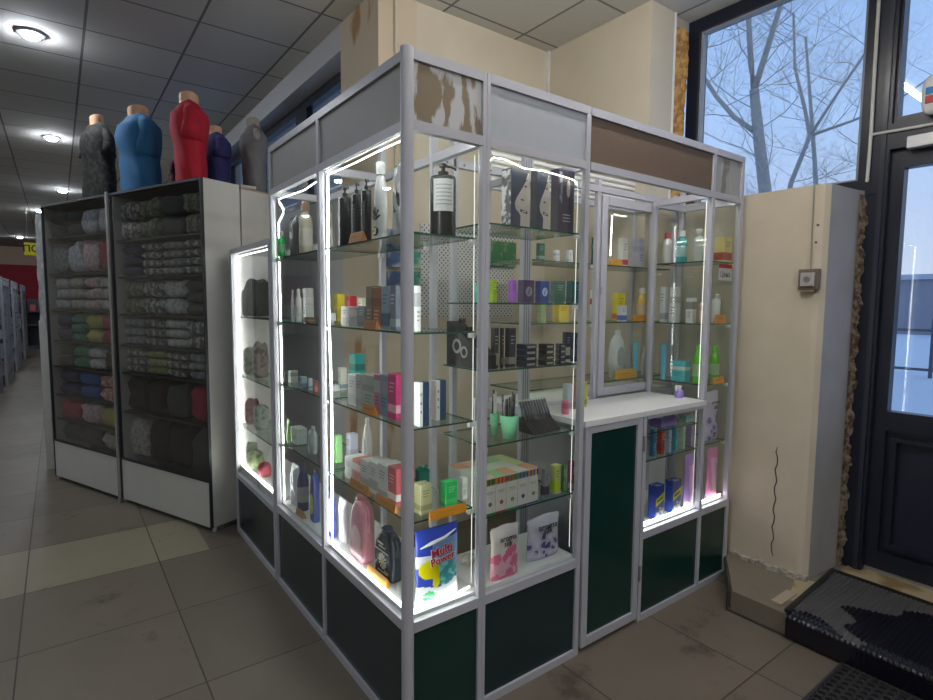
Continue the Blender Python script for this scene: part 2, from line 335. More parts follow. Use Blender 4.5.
tree([([(9, 3.15, -.3), (9, 3.2, 1.8), (9, 3.248, 3.44), (9, 3.42, 4.48), (9, 3.52, 5.18)], .135, .08),
      ([(9, 3.52, 5.18), (9.2, 3.7, 5.74), (9.3, 3.84, 6.63), (9.4, 3.9, 7.5), (9.4, 3.8, 9)], .06, .03),
      ([(9, 3.52, 5.18), (8.9, 3.28, 5.76), (8.8, 3.0, 6.53), (8.7, 2.75, 7.6), (8.7, 2.7, 9)], .055, .025),
      ([(9, 3.4, 4.4), (8.8, 3.75, 4.75), (8.7, 4.04, 5.16), (8.6, 4.33, 5.69), (8.6, 4.46, 6.4), (8.6, 4.4, 7.5)], .045, .02)],
     (9, 3.15, -.3), 'nearest bare tree with a thick forked trunk, left of centre in the big window', 2, 3, 1.7)
tree([([(12.74, 5.12, -.3), (12.61, 4.73, 2.43), (12.61, 4.40, 4.25), (12.48, 4.01, 5.16), (12.48, 4.14, 5.74), (12.48, 4.40, 6.72), (12.48, 4.49, 7.89)], .07, .025),
      ([(12.48, 4.01, 5.16), (12.35, 3.56, 5.74), (12.35, 2.97, 6.59), (12.22, 2.65, 7.50), (12.22, 2.26, 8.93)], .035, .015),
      ([(12.48, 4.01, 5.16), (12.74, 3.30, 5.35), (12.87, 2.65, 5.55), (12.87, 1.74, 6.07)], .035, .015)],
     (12.74, 5.12, -.3), 'slimmer bare tree leaning right behind the thick forked one', 2, 5, 1.5)
tree([([(12, 1.0, -.3), (12, .9, 2), (12, 1.2, 4), (12.1, 1.1, 6), (12, 1.4, 8)], .1, .04), ([(12, 1.0, 2.5), (12.2, .3, 4), (12.2, 0, 6), (12, -.4, 8)], .07, .02)],
     (12, 1.0, -.3), 'bare tree seen through the upper door glass', 2, 8)
tree([([(14, 4.6, -.3), (14, 4.3, 3), (14, 4.5, 5), (14.1, 4.9, 8)], .09, .03), ([(14, 4.3, 3), (14.2, 3.3, 5), (14.2, 3, 7)], .06, .02)],
     (14, 4.6, -.3), 'distant bare tree filling the low right part of the big window', 2, 11)
tree([([(20, -1.5, -.3), (20, -1.6, 3), (20.2, -1.2, 6), (20, -1.4, 9)], .16, .04), ([(20, -1.6, 3.1), (20.2, -.6, 5), (20.2, -.3, 8)], .1, .03)], (20, -1.5, -.3), 'farther bare tree seen through the door glass', 2, 13, .8)
tree([([(24, 1.8, -.3), (24, 1.7, 3), (24.2, 2.2, 6), (24, 2.0, 9)], .16, .04), ([(24, 1.7, 3.1), (24.2, .9, 5), (24.2, .6, 8)], .1, .03)], (24, 1.8, -.3), 'farthest bare tree seen through the door glass', 2, 17, .8)
fe = thing('street_fence', 'low grey fence beyond the snow outside the entrance', 'fence', (15, 0, -.3))
for k in range(14): MB().box(-.04, .04, -9 + k * 1.4, -8.94 + k * 1.4, 0, 1.5).build('fence_post', pbr((.12, .12, .14), .8, name='fence_grey'), fe)
MB().box(-.02, .02, -9, 9.2, .3, .36).box(-.02, .02, -9, 9.2, 1.2, 1.26).build('fence_rail', pbr((.12, .12, .14), .8, name='fence_grey'), fe)
hb = thing('street_building', 'pale grey building far across the snowy street', 'building', (40, -4, -.3))
MB().box(0, 8, -14, 14, 0, 3.4).build('building_wall', pbr((.3, .3, .34), .9, 0, .1, 3, name='far_wall'), hb); MB().box(-.3, 8, -14.3, 14.3, 3.4, 3.7).build('building_roof', pbr((.5, .52, .58), .9, name='snowy_roof'), hb)
for k in range(8): MB().box(-.05, .0, -12.4 + k * 3.3, -11.2 + k * 3.3, 1.1, 2.6).build('building_window', pbr((.05, .06, .09), .3, name='far_window'), hb)
random.seed(21)

# ------------------------------------------------------------------ lamps in the ceiling
def downlight(x, y, label):
    t = thing('ceiling_downlight', label, 'ceiling light', (x, y, 3.2), group='round ceiling downlights')
    MB().lathe([(.075, -.012), (.085, -.006), (.085, 0)], 24).build('trim_ring', pbr((.6, .6, .6), .3, .6, name='lamp_ring'), t, smooth=True)
    MB().lathe([(.01, -.04), (.04, -.032), (.055, -.013), (.055, -.011)], 20).build('bulb', emit((.86, .93, 1), LAMP_W, 'lamp_glow'), t, smooth=True)
for x, y, l in ((-.92, 3.285, 'nearest round downlight on the hall ceiling, above the left cabinets'), (-.83, 6.08, 'second round downlight along the aisle'), (-.71, 9.5, 'third round downlight along the aisle, close over the cabinet edge'),
                (-1.05, 12.2, 'fourth round downlight along the aisle'), (-1.6, 18.2, 'far round downlight over the red band'),
                (-3.2, 3.3, 'hall downlight outside the left edge, near row'), (-3.2, 6.1, 'hall downlight outside the left edge, second row'), (-3.2, 9.5, 'hall downlight outside the left edge, third row'), (-3.1, 13, 'hall downlight outside the left edge, fourth row'),
                (-2.6, 16, 'small far downlight over the rack row'), (-5.4, 4.5, 'hall downlight by the far left wall, near one'), (-5.4, 9, 'hall downlight by the far left wall, far one'),
                (-1.6, -1.0, 'downlight over the viewer by the entrance'), (.7, -2.4, 'downlight over the entrance mats'), (-1.6, -3.4, 'downlight behind the viewer'), (-4, -1.5, 'downlight far behind on the left')):
    downlight(x, y, l)

def batten(x, y, z, ln, label):  # added out-of-view light to brighten the recess, ceiling and entrance
    t = thing('added_fill_batten', label, 'lamp', (x, y, z))
    MB().box(-ln / 2, ln / 2, -.012, .012, .035, .06).build('housing', WHITE, t); MB().tube([(-ln / 2 + .02, 0, 0), (ln / 2 - .02, 0, 0)], .018, 12).build('glowing_tube', emit((1, .96, .9), BATTEN, 'fill_batten_glow'), t, smooth=True)
    
    for sx in (-1, 1): MB().box(sx * ln / 2 - .01, sx * ln / 2 + .01, -.02, .02, -.02, .03).build('end_socket', WHITE, t); MB().tube([(sx * ln * .4, 0, .06), (sx * ln * .4, 0, 3.2 - z)], .003, 5).build('hanging_wire', SCREW, t)
batten(.95, -.2, 2.85, 1.2, 'added fill batten hanging above the service side of the kiosk, outside the view')
batten(.3, -1.9, 2.9, 1.2, 'added fill batten hanging beside the viewer, outside the view')

# ------------------------------------------------------------------ kiosk frames
ZB, ZL, ZH, ZT = .03, .417, 1.966, 2.2
def post(par, x, y, z0=0., z1=ZT, w=.024, d=None, name='post', mat=None):
    d = d or w
    return bevel(MB().box(x - w / 2, x + w / 2, y - d / 2, y + d / 2, z0, z1).build(name, mat or ALU, par, world=True), .002, 2)
def rail(par, a, b, z, h=.03, w=.024, name='rail'):
    (x0, y0), (x1, y1) = a, b
    m = MB().box(min(x0, x1) - (w / 2 if x0 == x1 else 0), max(x0, x1) + (w / 2 if x0 == x1 else 0), min(y0, y1) - (w / 2 if y0 == y1 else 0), max(y0, y1) + (w / 2 if y0 == y1 else 0), z, z + h)
    return m.build(name, ALU, par, world=True)
def panel(par, a, b, z0, z1, mat, t=.004, name='panel', n=1):
    (x0, y0), (x1, y1) = a, b
    m = MB().box(min(x0, x1) - (t / 2 if x0 == x1 else 0), max(x0, x1) + (t / 2 if x0 == x1 else 0), min(y0, y1) - (t / 2 if y0 == y1 else 0), max(y0, y1) + (t / 2 if y0 == y1 else 0), z0, z1)
    return m.build(name, mat, par, world=True)
def shelf(par, x0, x1, y0, y1, z, clips=()):
    MB().slab(x0, x1, y0, y1, z - .006, z).build('glass_shelf', [SHELFG, EDGE], par, world=True)
    for cx, cy in clips:
        MB().box(cx - .011, cx + .011, cy - .008, cy + .008, z - .022, z - .0065).build('shelf_clip', WHITE, par, world=True)
def led_or_glint(par, pts, mat=None, r=.0038):
    MB().tube(pts, r, 6).build('led_or_edge_glint', mat or LEDM, par, world=True, smooth=True)
def wavy(a, b, n=14, amp=.006, ph=0.):
    a = Vector(a); b = Vector(b); ax = Vector((0, 1, 0)) if abs(a.x - b.x) < .01 else Vector((1, 0, 0)); out = []
    if abs(a.z - b.z) < .02: ax = Vector((0, 0, 1))
    for k in range(n + 1):
        u = k / n; p = a.lerp(b, u) + ax * amp * math.sin(u * 7 + ph) * math.sin(u * PI); out.append(p)
    return out
SH = (.74, 1.047, 1.355, 1.668)
BOARD = pbr((.36, .355, .345), .55, 0, .06, 18, name='grey_fibreboard')
# left / corner case -------------------------------------------------
K1 = thing('display_case', 'tall corner display case with two grey header boards and glowing edges facing the hall', 'display case', (0, 0, 0))
c = MB().lathe([(.02, 0), (.02, 2.195), (.016, 2.2)], 20); c.box(.0, .018, .0, .018, 0, 2.2)
post(K1, .295, .012, w=.016, d=.024)
c.build('corner_post', ALU, K1, smooth=False); smooth_angle(bpy.data.objects['corner_post'], 30)
for (x, y) in ((.012, .705), (.012, 1.321), (.29, .3), (.29, .705), (.29, 1.321)): post(K1, x, y)
for z, h in ((ZB - .03, .03), (ZL - .035, .035), (ZH, .03), (ZT - .03, .03)):
    for a, b in (((.012, .018), (.012, .693)), ((.012, .717), (.012, 1.309)), ((.02, .012), (.287, .012))): rail(K1, a, b, z, h)
    if z > 1: rail(K1, (.29, .024), (.29, .288), z, h); rail(K1, (.29, .312), (.29, .693), z, h); rail(K1, (.29, .717), (.29, 1.309), z, h)
    rail(K1, (.024, 1.321), (.278, 1.321), z, h)
rail(K1, (.024, .705), (.278, .705), ZH, .03)
for a, b in (((.012, .018), (.012, .693)), ((.012, .717), (.012, 1.309))):
    panel(K1, a, b, ZH + .03, ZT - .03, BOARD, name='header_panel'); panel(K1, a, b, ZB, ZL - .035, DKSLATE, name='base_panel'); panel(K1, a, b, ZL, ZH, GLASS, .005, 'glass_pane')
PEEL = blotch((.55, .55, .57), (.24, .19, .13), 11, .5, .03, .8, 'peeling_board', (1.8, 1, .55), 9)
panel(K1, (.02, .012), (.287, .012), ZH + .03, ZT - .03, PEEL, name='peeling_header_panel')['label'] = 'white header board with brown torn patches'
panel(K1, (.02, .012), (.287, .012), ZB, ZL - .035, DKGREEN, name='base_panel'); panel(K1, (.02, .012), (.287, .012), ZL, ZH, GLASS, .005, 'glass_pane')
panel(K1, (.29, .024), (.29, .288), ZB, ZL, WHITE, .006, 'inner_panel'); panel(K1, (.29, .312), (.29, 1.309), ZB, ZL, WHITE, .006, 'inner_panel')
MB().box(.025, .302, .025, 1.309, ZL, ZL + .012).build('floor_board', WHITE, K1, world=True)
for z in SH:
    shelf(K1, .028, .278, .028, .692, z, ((.275, .690), (.275, .32), (.27, .03))); shelf(K1, .028, .278, .718, 1.305, z, ((.03, .722), (.03, 1.298)))
led_or_glint(K1, wavy((.034, .681, 1.955), (.034, .681, .44), 30, .012)); led_or_glint(K1, wavy((.034, .73, 1.955), (.034, .73, .44), 20, .003), r=.0028)
led_or_glint(K1, wavy((.034, .04, 1.956), (.034, .68, 1.956), 10, .002), r=.0018); led_or_glint(K1, [(.034, .73, 1.956), (.036, .95, 1.94), (.034, 1.29, 1.95)], r=.0018)
led_or_glint(K1, [(.036, 1.293, 1.94), (.05, 1.27, 1.9), (.05, 1.275, 1.88), (.034, 1.296, 1.84), (.034, 1.298, 1.7), (.034, 1.296, .44)], r=.0034)
led_or_glint(K1, [(.034, .04, .437), (.034, .68, .437)], r=.0016)
led_or_glint(K1, [(.28, .034, 1.94), (.28, .034, .46)], LED_GLINT, r=.0012)  # glowing line paints the glint on the pane's right edge, not a lamp
led_or_glint(K1, [(.03, .036, .437), (.1, .034, .452), (.17, .032, .438), (.27, .032, .45)], r=.0028)
led_or_glint(K1, [(.03, .03, 1.95), (.03, .03, .46)], r=.0042); led_or_glint(K1, [(.03, .04, 1.985), (.03, 1.29, 1.985)], r=.004); led_or_glint(K1, [(.05, .03, 1.985), (.27, .03, 1.985)], r=.004)  # added strips hidden behind corner post and header, extra light for the goods
# middle case ----------------------------------------------------------
K2 = thing('display_case', 'middle display case with light blue header, hair dye boxes on top and aroma pouches below', 'display case', (.315, 0, 0))
for (x, y) in ((.802, .012), (.385, .3)): post(K2, x, y)
post(K2, .3115, .012, w=.016, d=.024); post(K2, .79, .33, w=.05, d=.024)
for k in range(3): MB().box(.772 + k * .013, .776 + k * .013, .3165, .319, .1, 2.17).build('post_groove', pbr((.2, .2, .22), .5, name='groove'), K2, world=True)
for z, h in ((0., .03), (ZL - .035, .035), (ZH, .03), (ZT - .03, .03)):
    rail(K2, (.3195, .012), (.79, .012), z, h); rail(K2, (.397, .3), (.79, .3), z, h); rail(K2, (.802, .024), (.802, .318), z, h)
MB().box(.302, .385, .288, .312, ZH, ZH + .03).build('rail', ALU, K2, world=True)
for z in (1.98, 2.19):
    for x in (.34, .42, .55, .7): MB().box(x, x + .006, .285, .288, z - .006, z).build('screw', SCREW, K2, world=True)
panel(K2, (.3195, .012), (.79, .012), ZH + .03, ZT - .03, pbr((.42, .45, .5), .5, 0, .06, 25, name='pale_blue_board'), name='header_panel')['label'] = 'plain pale blue header board'
panel(K2, (.3195, .012), (.79, .012), ZB, ZL - .035, DKSLATE, name='base_panel'); panel(K2, (.3195, .012), (.79, .012), ZL, ZH, GLASS, .005, 'glass_pane')
panel(K2, (.397, .3), (.79, .3), ZB, ZL, WHITE, .006, 'inner_panel')
panel(K2, (.802, .024), (.802, .318), ZB, ZL, WHITE, .006, 'inner_panel')
MB().box(.304, .79, .025, .296, ZL, ZL + .012).build('floor_board', WHITE, K2, world=True)
for z in (.688, .947, 1.215, 1.452, 1.725): shelf(K2, .328, .788, .028, .29, z, ((.332, .034), (.786, .034)))
led_or_glint(K2, [(.33, .034, .45), (.33, .034, 1.0), (.33, .034, 1.88), (.338, .034, 1.925), (.36, .034, 1.945), (.41, .034, 1.948), (.5, .034, 1.93), (.6, .034, 1.935), (.7, .034, 1.93), (.76, .034, 1.925), (.778, .034, 1.91)], LEDY, r=.0018)
led_or_glint(K2, [(.775, .034, 1.935), (.783, .034, 1.9), (.783, .034, 1.3), (.783, .034, .46)], LED_GLINT, r=.0012)  # emissive line for light caught by the right pane edge, no strip here
led_or_glint(K2, [(.34, .03, 1.985), (.775, .03, 1.985)], r=.004)  # unseen strip added behind the header to light the shelves
# service counter: gate ----------------------------------------------
K3 = thing('counter_gate', 'dark green counter door in a white frame with a white flap top', 'counter door', (.83, 0, 0))
g = MB()
g.box(.83, .865, 0, .03, .02, .955).box(1.17, 1.205, 0, .03, .02, .955).box(.865, 1.17, 0, .03, .02, .06).box(.865, 1.17, 0, .03, .925, .955)
bevel(g.build('door_frame', ALU, K3, world=True), .002)
MB().box(.865, 1.17, .01, .02, .06, .925).build('door_panel', DKGREEN, K3, world=True)
MB().box(.818, 1.208, -.006, .338, .957, .98).build('flap_top', WHITE, K3, world=True)
for z in (.2, .8): MB().lathe([(.006, z), (.006, z + .07)], 10, (1.2085, -.004)).build('hinge', pbr((.3, .28, .26), .4, .7, name='hinge_metal'), K3, world=True)
# end case with low window, open service gap and tall column -----------
K4 = thing('display_case', 'end display case by the pillar with brown header board and low glass window', 'display case', (1.21, 0, 0))
for (x, y, z0, z1) in ((1.225, .014, 0, .955), (1.704, .012, 0, ZT), (1.971, .012, 0, ZT), (1.72, .336, 0, 1.99), (1.971, .336, 0, ZT), (1.225, .33, 0, .955)): post(K4, x, y, z0, z1)
for z, h in ((0., .03), (ZL - .03, .035)): rail(K4, (1.237, .012), (1.692, .012), z, h); rail(K4, (1.716, .012), (1.959, .012), z, h); rail(K4, (1.971, .024), (1.971, .328), z, h)
rail(K4, (1.237, .012), (1.692, .012), .94, .02)
rail(K4, (.817, .012), (1.692, .012), ZH, .03); rail(K4, (.817, .012), (1.692, .012), ZT - .03, .03); rail(K4, (1.716, .012), (1.959, .012), ZH, .03); rail(K4, (1.716, .012), (1.959, .012), ZT - .03, .03)
rail(K4, (1.704, .024), (1.704, .324), ZH, .03); rail(K4, (1.971, .024), (1.971, .328), ZH, .03); rail(K4, (1.732, .336), (1.959, .336), ZH, .03)
MB().box(1.21, 1.705, -.006, .338, .957, .98).build('counter_top', WHITE, K4, world=True)
panel(K4, (.817, .012), (1.692, .012), ZH + .03, ZT - .03, pbr((.155, .105, .075), .7, 0, .08, 60, name='brown_hardboard'), name='brown_header_panel')['label'] = 'long brown hardboard header'
panel(K4, (1.716, .012), (1.959, .012), ZH + .03, ZT - .03, blotch((.4, .4, .4), (.25, .23, .2), 7, .55, .06, .8, 'mottled_board', (2, 1, .8)), name='mottled_header_panel')['label'] = 'mottled grey header board'
panel(K4, (1.237, .012), (1.692, .012), ZB, ZL - .03, DKGREEN, name='base_panel'); panel(K4, (1.716, .012), (1.959, .012), ZB, ZL - .03, DKGREEN, name='base_panel')
panel(K4, (1.237, .012), (1.692, .012), ZL + .005, .94, GLASS, .005, 'glass_pane'); panel(K4, (1.716, .012), (1.959, .012), ZL + .005, ZH, GLASS, .005, 'glass_pane')
panel(K4, (1.72, .03), (1.72, .327), .985, ZH - .0, GLASS, .005, 'side_pane')
panel(K4, (1.971, .024), (1.971, .328), ZL + .005, ZH, GLASS, .005, 'end_pane')
panel(K4, (1.237, .33), (1.708, .33), ZB, .955, pbr((.55, .53, .5), .6, name='pale_back_board'), .006, 'back_panel')
MB().box(1.24, 1.958, .026, .326, ZL, ZL + .012).build('floor_board', WHITE, K4, world=True)
shelf(K4, 1.24, 1.69, .028, .32, .737); shelf(K4, 1.24, 1.69, .028, .32, .865)
for z in (.741, 1.05, 1.357, 1.67): shelf(K4, 1.735, 1.957, .028, .328, z, ((1.952, .034), (1.74, .034)))
led_or_glint(K4, wavy((1.732, .034, 1.95), (1.732, .034, 1.0), 12, .002), LED_GLINT, r=.0022)
led_or_glint(K4, [(1.25, .034, .442), (1.45, .034, .437), (1.68, .034, .444)], r=.004); led_or_glint(K4, [(1.684, .034, .46), (1.684, .034, .93)], LED_GLINT, r=.001); led_or_glint(K4, [(1.73, .034, .442), (1.95, .034, .442)], r=.003)
st = MB().box(1.79, 1.915, .0085, .0095, 1.575, 1.655).build('price_sticker', pbr((.5, .5, .52), .6, name='grey_sticker'), K4, world=True); st['label'] = 'grey and red sticker'
MB().box(1.79, 1.915, .0078, .0085, 1.636, 1.656).build('sticker_header', pbr((.35, .02, .03), .6, name='red_sticker'), st, world=True)
text('\u0426\u0435\u043d\u0430', .04, pbr((.03, .03, .03), .7, name='sticker_print'), K4, (1.9335 - 1.21 - .08, .0082, 1.604), ext=.0002)
led_or_glint(K4, [(.85, .03, 1.985), (1.68, .03, 1.985)], r=.004); led_or_glint(K4, [(1.73, .03, 1.985), (1.95, .03, 1.985)], r=.004); led_or_glint(K4, [(1.694, .032, .98 + .01), (1.694, .032, 1.95)], LED_GLINT, r=.002)  # first two are unseen strips added behind the header rails as fill
# rear case behind the counter ---------------------------------------
K5 = thing('rear_display_case', 'rear glass display case behind the service counter with a framed window pane', 'display case', (.8, .36, 0))
for (x, y) in ((.83, .372), (1.30, .372), (1.962, .372), (.83, .65), (1.962, .65)): post(K5, x, y, 0, 2.06)
for z, h in ((0., .03), (.94, .03), (2.0, .03)):
    rail(K5, (.842, .372), (1.288, .372), z, h); rail(K5, (1.312, .372), (1.95, .372), z, h); rail(K5, (.842, .65), (1.95, .65), z, h)
    rail(K5, (.83, .384), (.83, .638), z, h); rail(K5, (1.962, .384), (1.962, .638), z, h)
for k in range(5): MB().box(.842, 1.95, .64, .66, 2.04 + k * .03, 2.055 + k * .03).build('louvre_slat', WHITE, K5, world=True)
panel(K5, (.842, .372), (1.288, .372), .03, .94, WHITE, .006, 'base_panel'); panel(K5, (1.312, .372), (1.95, .372), .03, .94, WHITE, .006, 'base_panel')
wf = MB().box(1.315, 1.36, .352, .376, .985, 1.985).box(1.725, 1.77, .352, .376, .985, 1.985).box(1.36, 1.725, .352, .376, .985, 1.03).box(1.36, 1.725, .352, .376, 1.94, 1.985)
fo = bevel(wf.build('window_frame', ALU, K5, world=True), .003)
MB().box(1.36, 1.725, .362, .367, 1.03, 1.94).build('glass_pane', GLASS, fo, world=True)
MB().box(1.312, 1.324, .3495, .352, 1.5, 1.54).build('latch', pbr((.4, .4, .42), .4, .6, name='latch_metal'), fo, world=True)
MB().box(.842, 1.95, .385, .64, .965, .985).build('floor_board', WHITE, K5, world=True)
for z in (1.052, 1.36, 1.652): shelf(K5, .845, 1.95, .388, .635, z, ((1.30, .39), (.85, .39)))
led_or_glint(K5, [(1.44, .395, 1.9), (1.435, .395, 1.7)], r=.002)
# low case beyond the corner case -------------------------------------
K6 = thing('low_display_case', 'lower narrow display case with glowing edge between corner case and white cabinet', 'display case', (0, 1.35, 0))
for (x, y) in ((.012, 1.362), (.012, 2.118), (.29, 1.362), (.29, 2.118)): post(K6, x, y, 0, 1.765)
for z, h in ((0., .03), (.355, .03), (1.735, .03)):
    rail(K6, (.012, 1.374), (.012, 2.106), z, h); rail(K6, (.29, 1.374), (.29, 2.106), z, h); rail(K6, (.024, 2.118), (.278, 2.118), z, h)
panel(K6, (.012, 1.374), (.012, 2.106), .03, .355, DKSLATE, name='base_panel'); panel(K6, (.012, 1.374), (.012, 2.106), .385, 1.735, GLASS, .005, 'glass_pane')
panel(K6, (.024, 2.118), (.278, 2.118), .03, 1.735, WHITE, .006, 'end_board'); MB().box(.025, .3, 1.374, 2.106, .385, .428).build('floor_board', WHITE, K6, world=True)
for z in (.69, 1.0, 1.36): shelf(K6, .028, .28, 1.376, 2.1, z)
led_or_glint(K6, wavy((.034, 2.09, 1.72), (.034, 2.09, .44), 20, .003), r=.0045); led_or_glint(K6, [(.034, 2.09, 1.722), (.034, 1.385, 1.722)], r=.0025); led_or_glint(K6, [(.034, 2.09, .437), (.034, 1.385, .437)], r=.0045)
# pegboard and hanging packs on the recess wall
def peg_mat():
    m, t, out = nt('perforated_board'); p = t.nodes.new('ShaderNodeBsdfPrincipled'); g = t.nodes.new('ShaderNodeNewGeometry'); s = t.nodes.new('ShaderNodeSeparateXYZ'); t.links.new(g.outputs['Position'], s.inputs[0])
    u = mathn(t, 'DIVIDE', s.outputs[0], .0315); v = mathn(t, 'DIVIDE', s.outputs[2], .0315)
    def cell(off):
        a = mathn(t, 'ADD', u, off); b = mathn(t, 'ADD', v, off)
        a = mathn(t, 'SUBTRACT', a, mathn(t, 'ROUND', a)); b = mathn(t, 'SUBTRACT', b, mathn(t, 'ROUND', b))
        return mathn(t, 'ADD', mathn(t, 'MULTIPLY', a, a), mathn(t, 'MULTIPLY', b, b))
    h = mathn(t, 'LESS_THAN', mathn(t, 'MINIMUM', cell(0.), cell(.5)), .032)
    mx = t.nodes.new('ShaderNodeMix'); mx.data_type = 'RGBA'; t.links.new(h, mx.inputs[0]); mx.inputs[6].default_value = (.62, .63, .63, 1); mx.inputs[7].default_value = (.1, .1, .1, 1)
    t.links.new(mx.outputs[2], p.inputs['Base Color']); p.inputs['Roughness'].default_value = .5; t.links.new(p.outputs[0], out.inputs[0]); return m
tag(MB().box(.92, 1.67, 1.405, 1.418, 1.365, 1.93).build('pegboard', peg_mat(), loc=(1.3, 1.41, 1.365)), 'white perforated pegboard on the wall behind the kiosk', 'pegboard')
TEAL = blotch((.02, .25, .2), (.35, .45, .35), 18, .55, .08, .4, 'teal_pack_print'); BLUEP = blotch((.03, .06, .16), (.3, .32, .4), 18, .55, .08, .4, 'blue_pack_print'); GRN = blotch((.02, .16, .06), (.3, .4, .2), 14, .6, .08, .4, 'green_pack_print')
for i, z in enumerate((1.535, 1.655, 1.775)):
    n = ('lowest', 'middle', 'top')[i]
    tag(bevel(MB().box(.69, .775, 1.38, 1.418, z, z + .1).build('hanging_pack', BLUEP, loc=(.73, 1.4, z)), .004), '%s dark blue blister pack hanging on the wall behind the copper carton' % n, 'package', 'hanging packs on the back wall')
    tag(bevel(MB().box(.80, .905, 1.38, 1.418, z, z + .1).build('hanging_pack', TEAL, loc=(.85, 1.4, z)), .004), '%s teal blister pack hanging on the wall, seen right of the corner post' % n, 'package', 'hanging packs on the back wall')
for i, x in enumerate((1.44, 1.555)):
    tag(bevel(MB().box(x, x + .108, 1.375, 1.404, 1.70, 1.865).build('hanging_pack', GRN, loc=(x + .05, 1.39, 1.7)), .004), '%s dark green pack hanging on the pegboard' % ('left', 'right')[i], 'package', 'hanging packs on the back wall')

# ------------------------------------------------------------------ clothes cabinets on the left
CABA = math.atan2(-.922, .386)
def cabinet(loc, w, shelves, zt, label, dep=.25, both=True):
    """local x runs along the front towards the viewer's right, local -y is the front"""
    r = thing('clothes_cabinet', label, 'cabinet', loc, CABA)
    DK = pbr((.03, .035, .045), .4, .2, name='dark_metal_frame'); LAM = pbr((.6, .6, .58), .5, 0, .04, 6, name='light_laminate')
    MB().box(w - .016, w, 0, dep, .0, zt).build('side_panel', LAM, r); MB().box(0, .016, 0, dep, 0, zt).build('side_panel', LAM, r)
    MB().box(.016, w - .016, dep - .006, dep, .02, zt).build('back_panel', pbr((.12, .12, .13), .7, name='dark_back_board'), r)  # back board is a plain dark grey
    MB().box(.016, w - .016, .0, dep - .006, zt - .02, zt).build('top_panel', DK, r)
    MB().box(.012, w - .012, -.014, .0, .03, .32).build('plinth_panel', LAM, r)
    MB().box(.0, w, .02, dep, 0, .03).build('foot_rail', DK, r)
    MB().box(.012, w - .012, -.012, -.006, .33, zt - .015).build('glass_door', glass((.9, .92, .94), 1.6, 'smoked_glass'), r)
    f = MB().box(0, .012, -.018, 0, .03, zt).box(w - .012, w, -.018, 0, .03, zt).box(.012, w - .012, -.018, 0, zt - .015, zt).box(.012, w - .012, -.018, 0, .32, .332)
    f.build('door_frame', DK, r)
    for z in shelves: MB().box(.016, w - .016, .012, dep - .008, z - .012, z).build('shelf', DK, r)
    return r
def cabpt(loc, u, v): return (loc[0] + math.cos(CABA) * u - math.sin(CABA) * v, loc[1] + math.sin(CABA) * u + math.cos(CABA) * v)
LA = (-.915, 4.07, 0); LB = (-.525, 3.138, 0)
SA = (.335, .50, .70, .93, 1.13, 1.38, 1.66, 1.94); SB = (.335, .67, .95, 1.145, 1.36, 1.62, 1.87)
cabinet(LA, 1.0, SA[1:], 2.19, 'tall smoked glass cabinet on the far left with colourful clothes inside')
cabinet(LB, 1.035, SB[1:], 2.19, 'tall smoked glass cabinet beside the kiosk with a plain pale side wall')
t = thing('cabinet_divider', 'silver upright strip between the two smoked glass cabinets', 'post', cabpt(LB, -.012, -.02) + (0,), CABA)
MB().box(-.012, .012, -.012, .0, 0, 2.2).build('strip', pbr((.5, .5, .52), .25, .6, name='silver_strip'), t); MB().box(-.012, .012, -.016, -.012, 0, .03).build('foot', pbr((.4, .4, .4), .4, .5, name='strip_foot'), t)
for (u, v, z) in ((1.0355, .08, 1.6), (1.0355, .12, .55), (1.0355, .06, .9), (1.0355, .2, 1.75), (1.0355, .02, .2)): pass
def end_unit():
    p = cabpt(LB, 1.035, .262); r = thing('laminate_cabinet', 'pale laminate cabinet end standing behind the low display case', 'cabinet', p + (0,), CABA)
    MB().box(-.9, .0, 0, .30, 0, 2.17).build('body', pbr((.56, .55, .52), .6, 0, .06, 5, name='worn_laminate'), r)
    MB().box(-.9, .004, -.004, .30, 2.17, 2.18).build('top_board', pbr((.4, .3, .2), .6, name='brown_edge_board'), r)
end_unit()
def fold_mesh(w, d, h, seed, rough=1.):
    rd = random.Random(seed); a, b, c = rd.uniform(0, 6), rd.uniform(0, 6), rd.uniform(8, 14)
    mb = MB(); n = 14
    def P(u, v):
        th = 2 * PI * u; ex = lambda q, p: math.copysign(abs(q) ** p, q)
        ph = PI * (v - .5); cx = ex(math.cos(ph), .5)
        x = w / 2 * cx * ex(math.cos(th), .45); y = d / 2 * cx * ex(math.sin(th), .45); z = h / 2 * (1 + ex(math.sin(ph), .5))
        k = 1 + .04 * rough * math.sin(c * x / w * 2 + a + 9 * z / h) + .03 * rough * math.sin(5 * th + b)
        zz = z * (.96 + .06 * rough * math.sin(7 * x / w + a) * math.cos(6 * y / d + b))
        return (max(-w / 2, min(w / 2, x * k)), max(-d / 2, min(d / 2, y * k)), max(0, min(h, zz)))
    mb.grid(18, 8, P, close_u=True); return mb
CLOTH = {}
def cloth(col, pat=None):
    k = (col, pat)
    if k not in CLOTH:
        CLOTH[k] = blotch(col, pat, 34, .52, .04, .85, 'printed_cloth') if pat else pbr(col, .85, 0, .15, 40, bump=.3, name='cloth')
    return CLOTH[k]
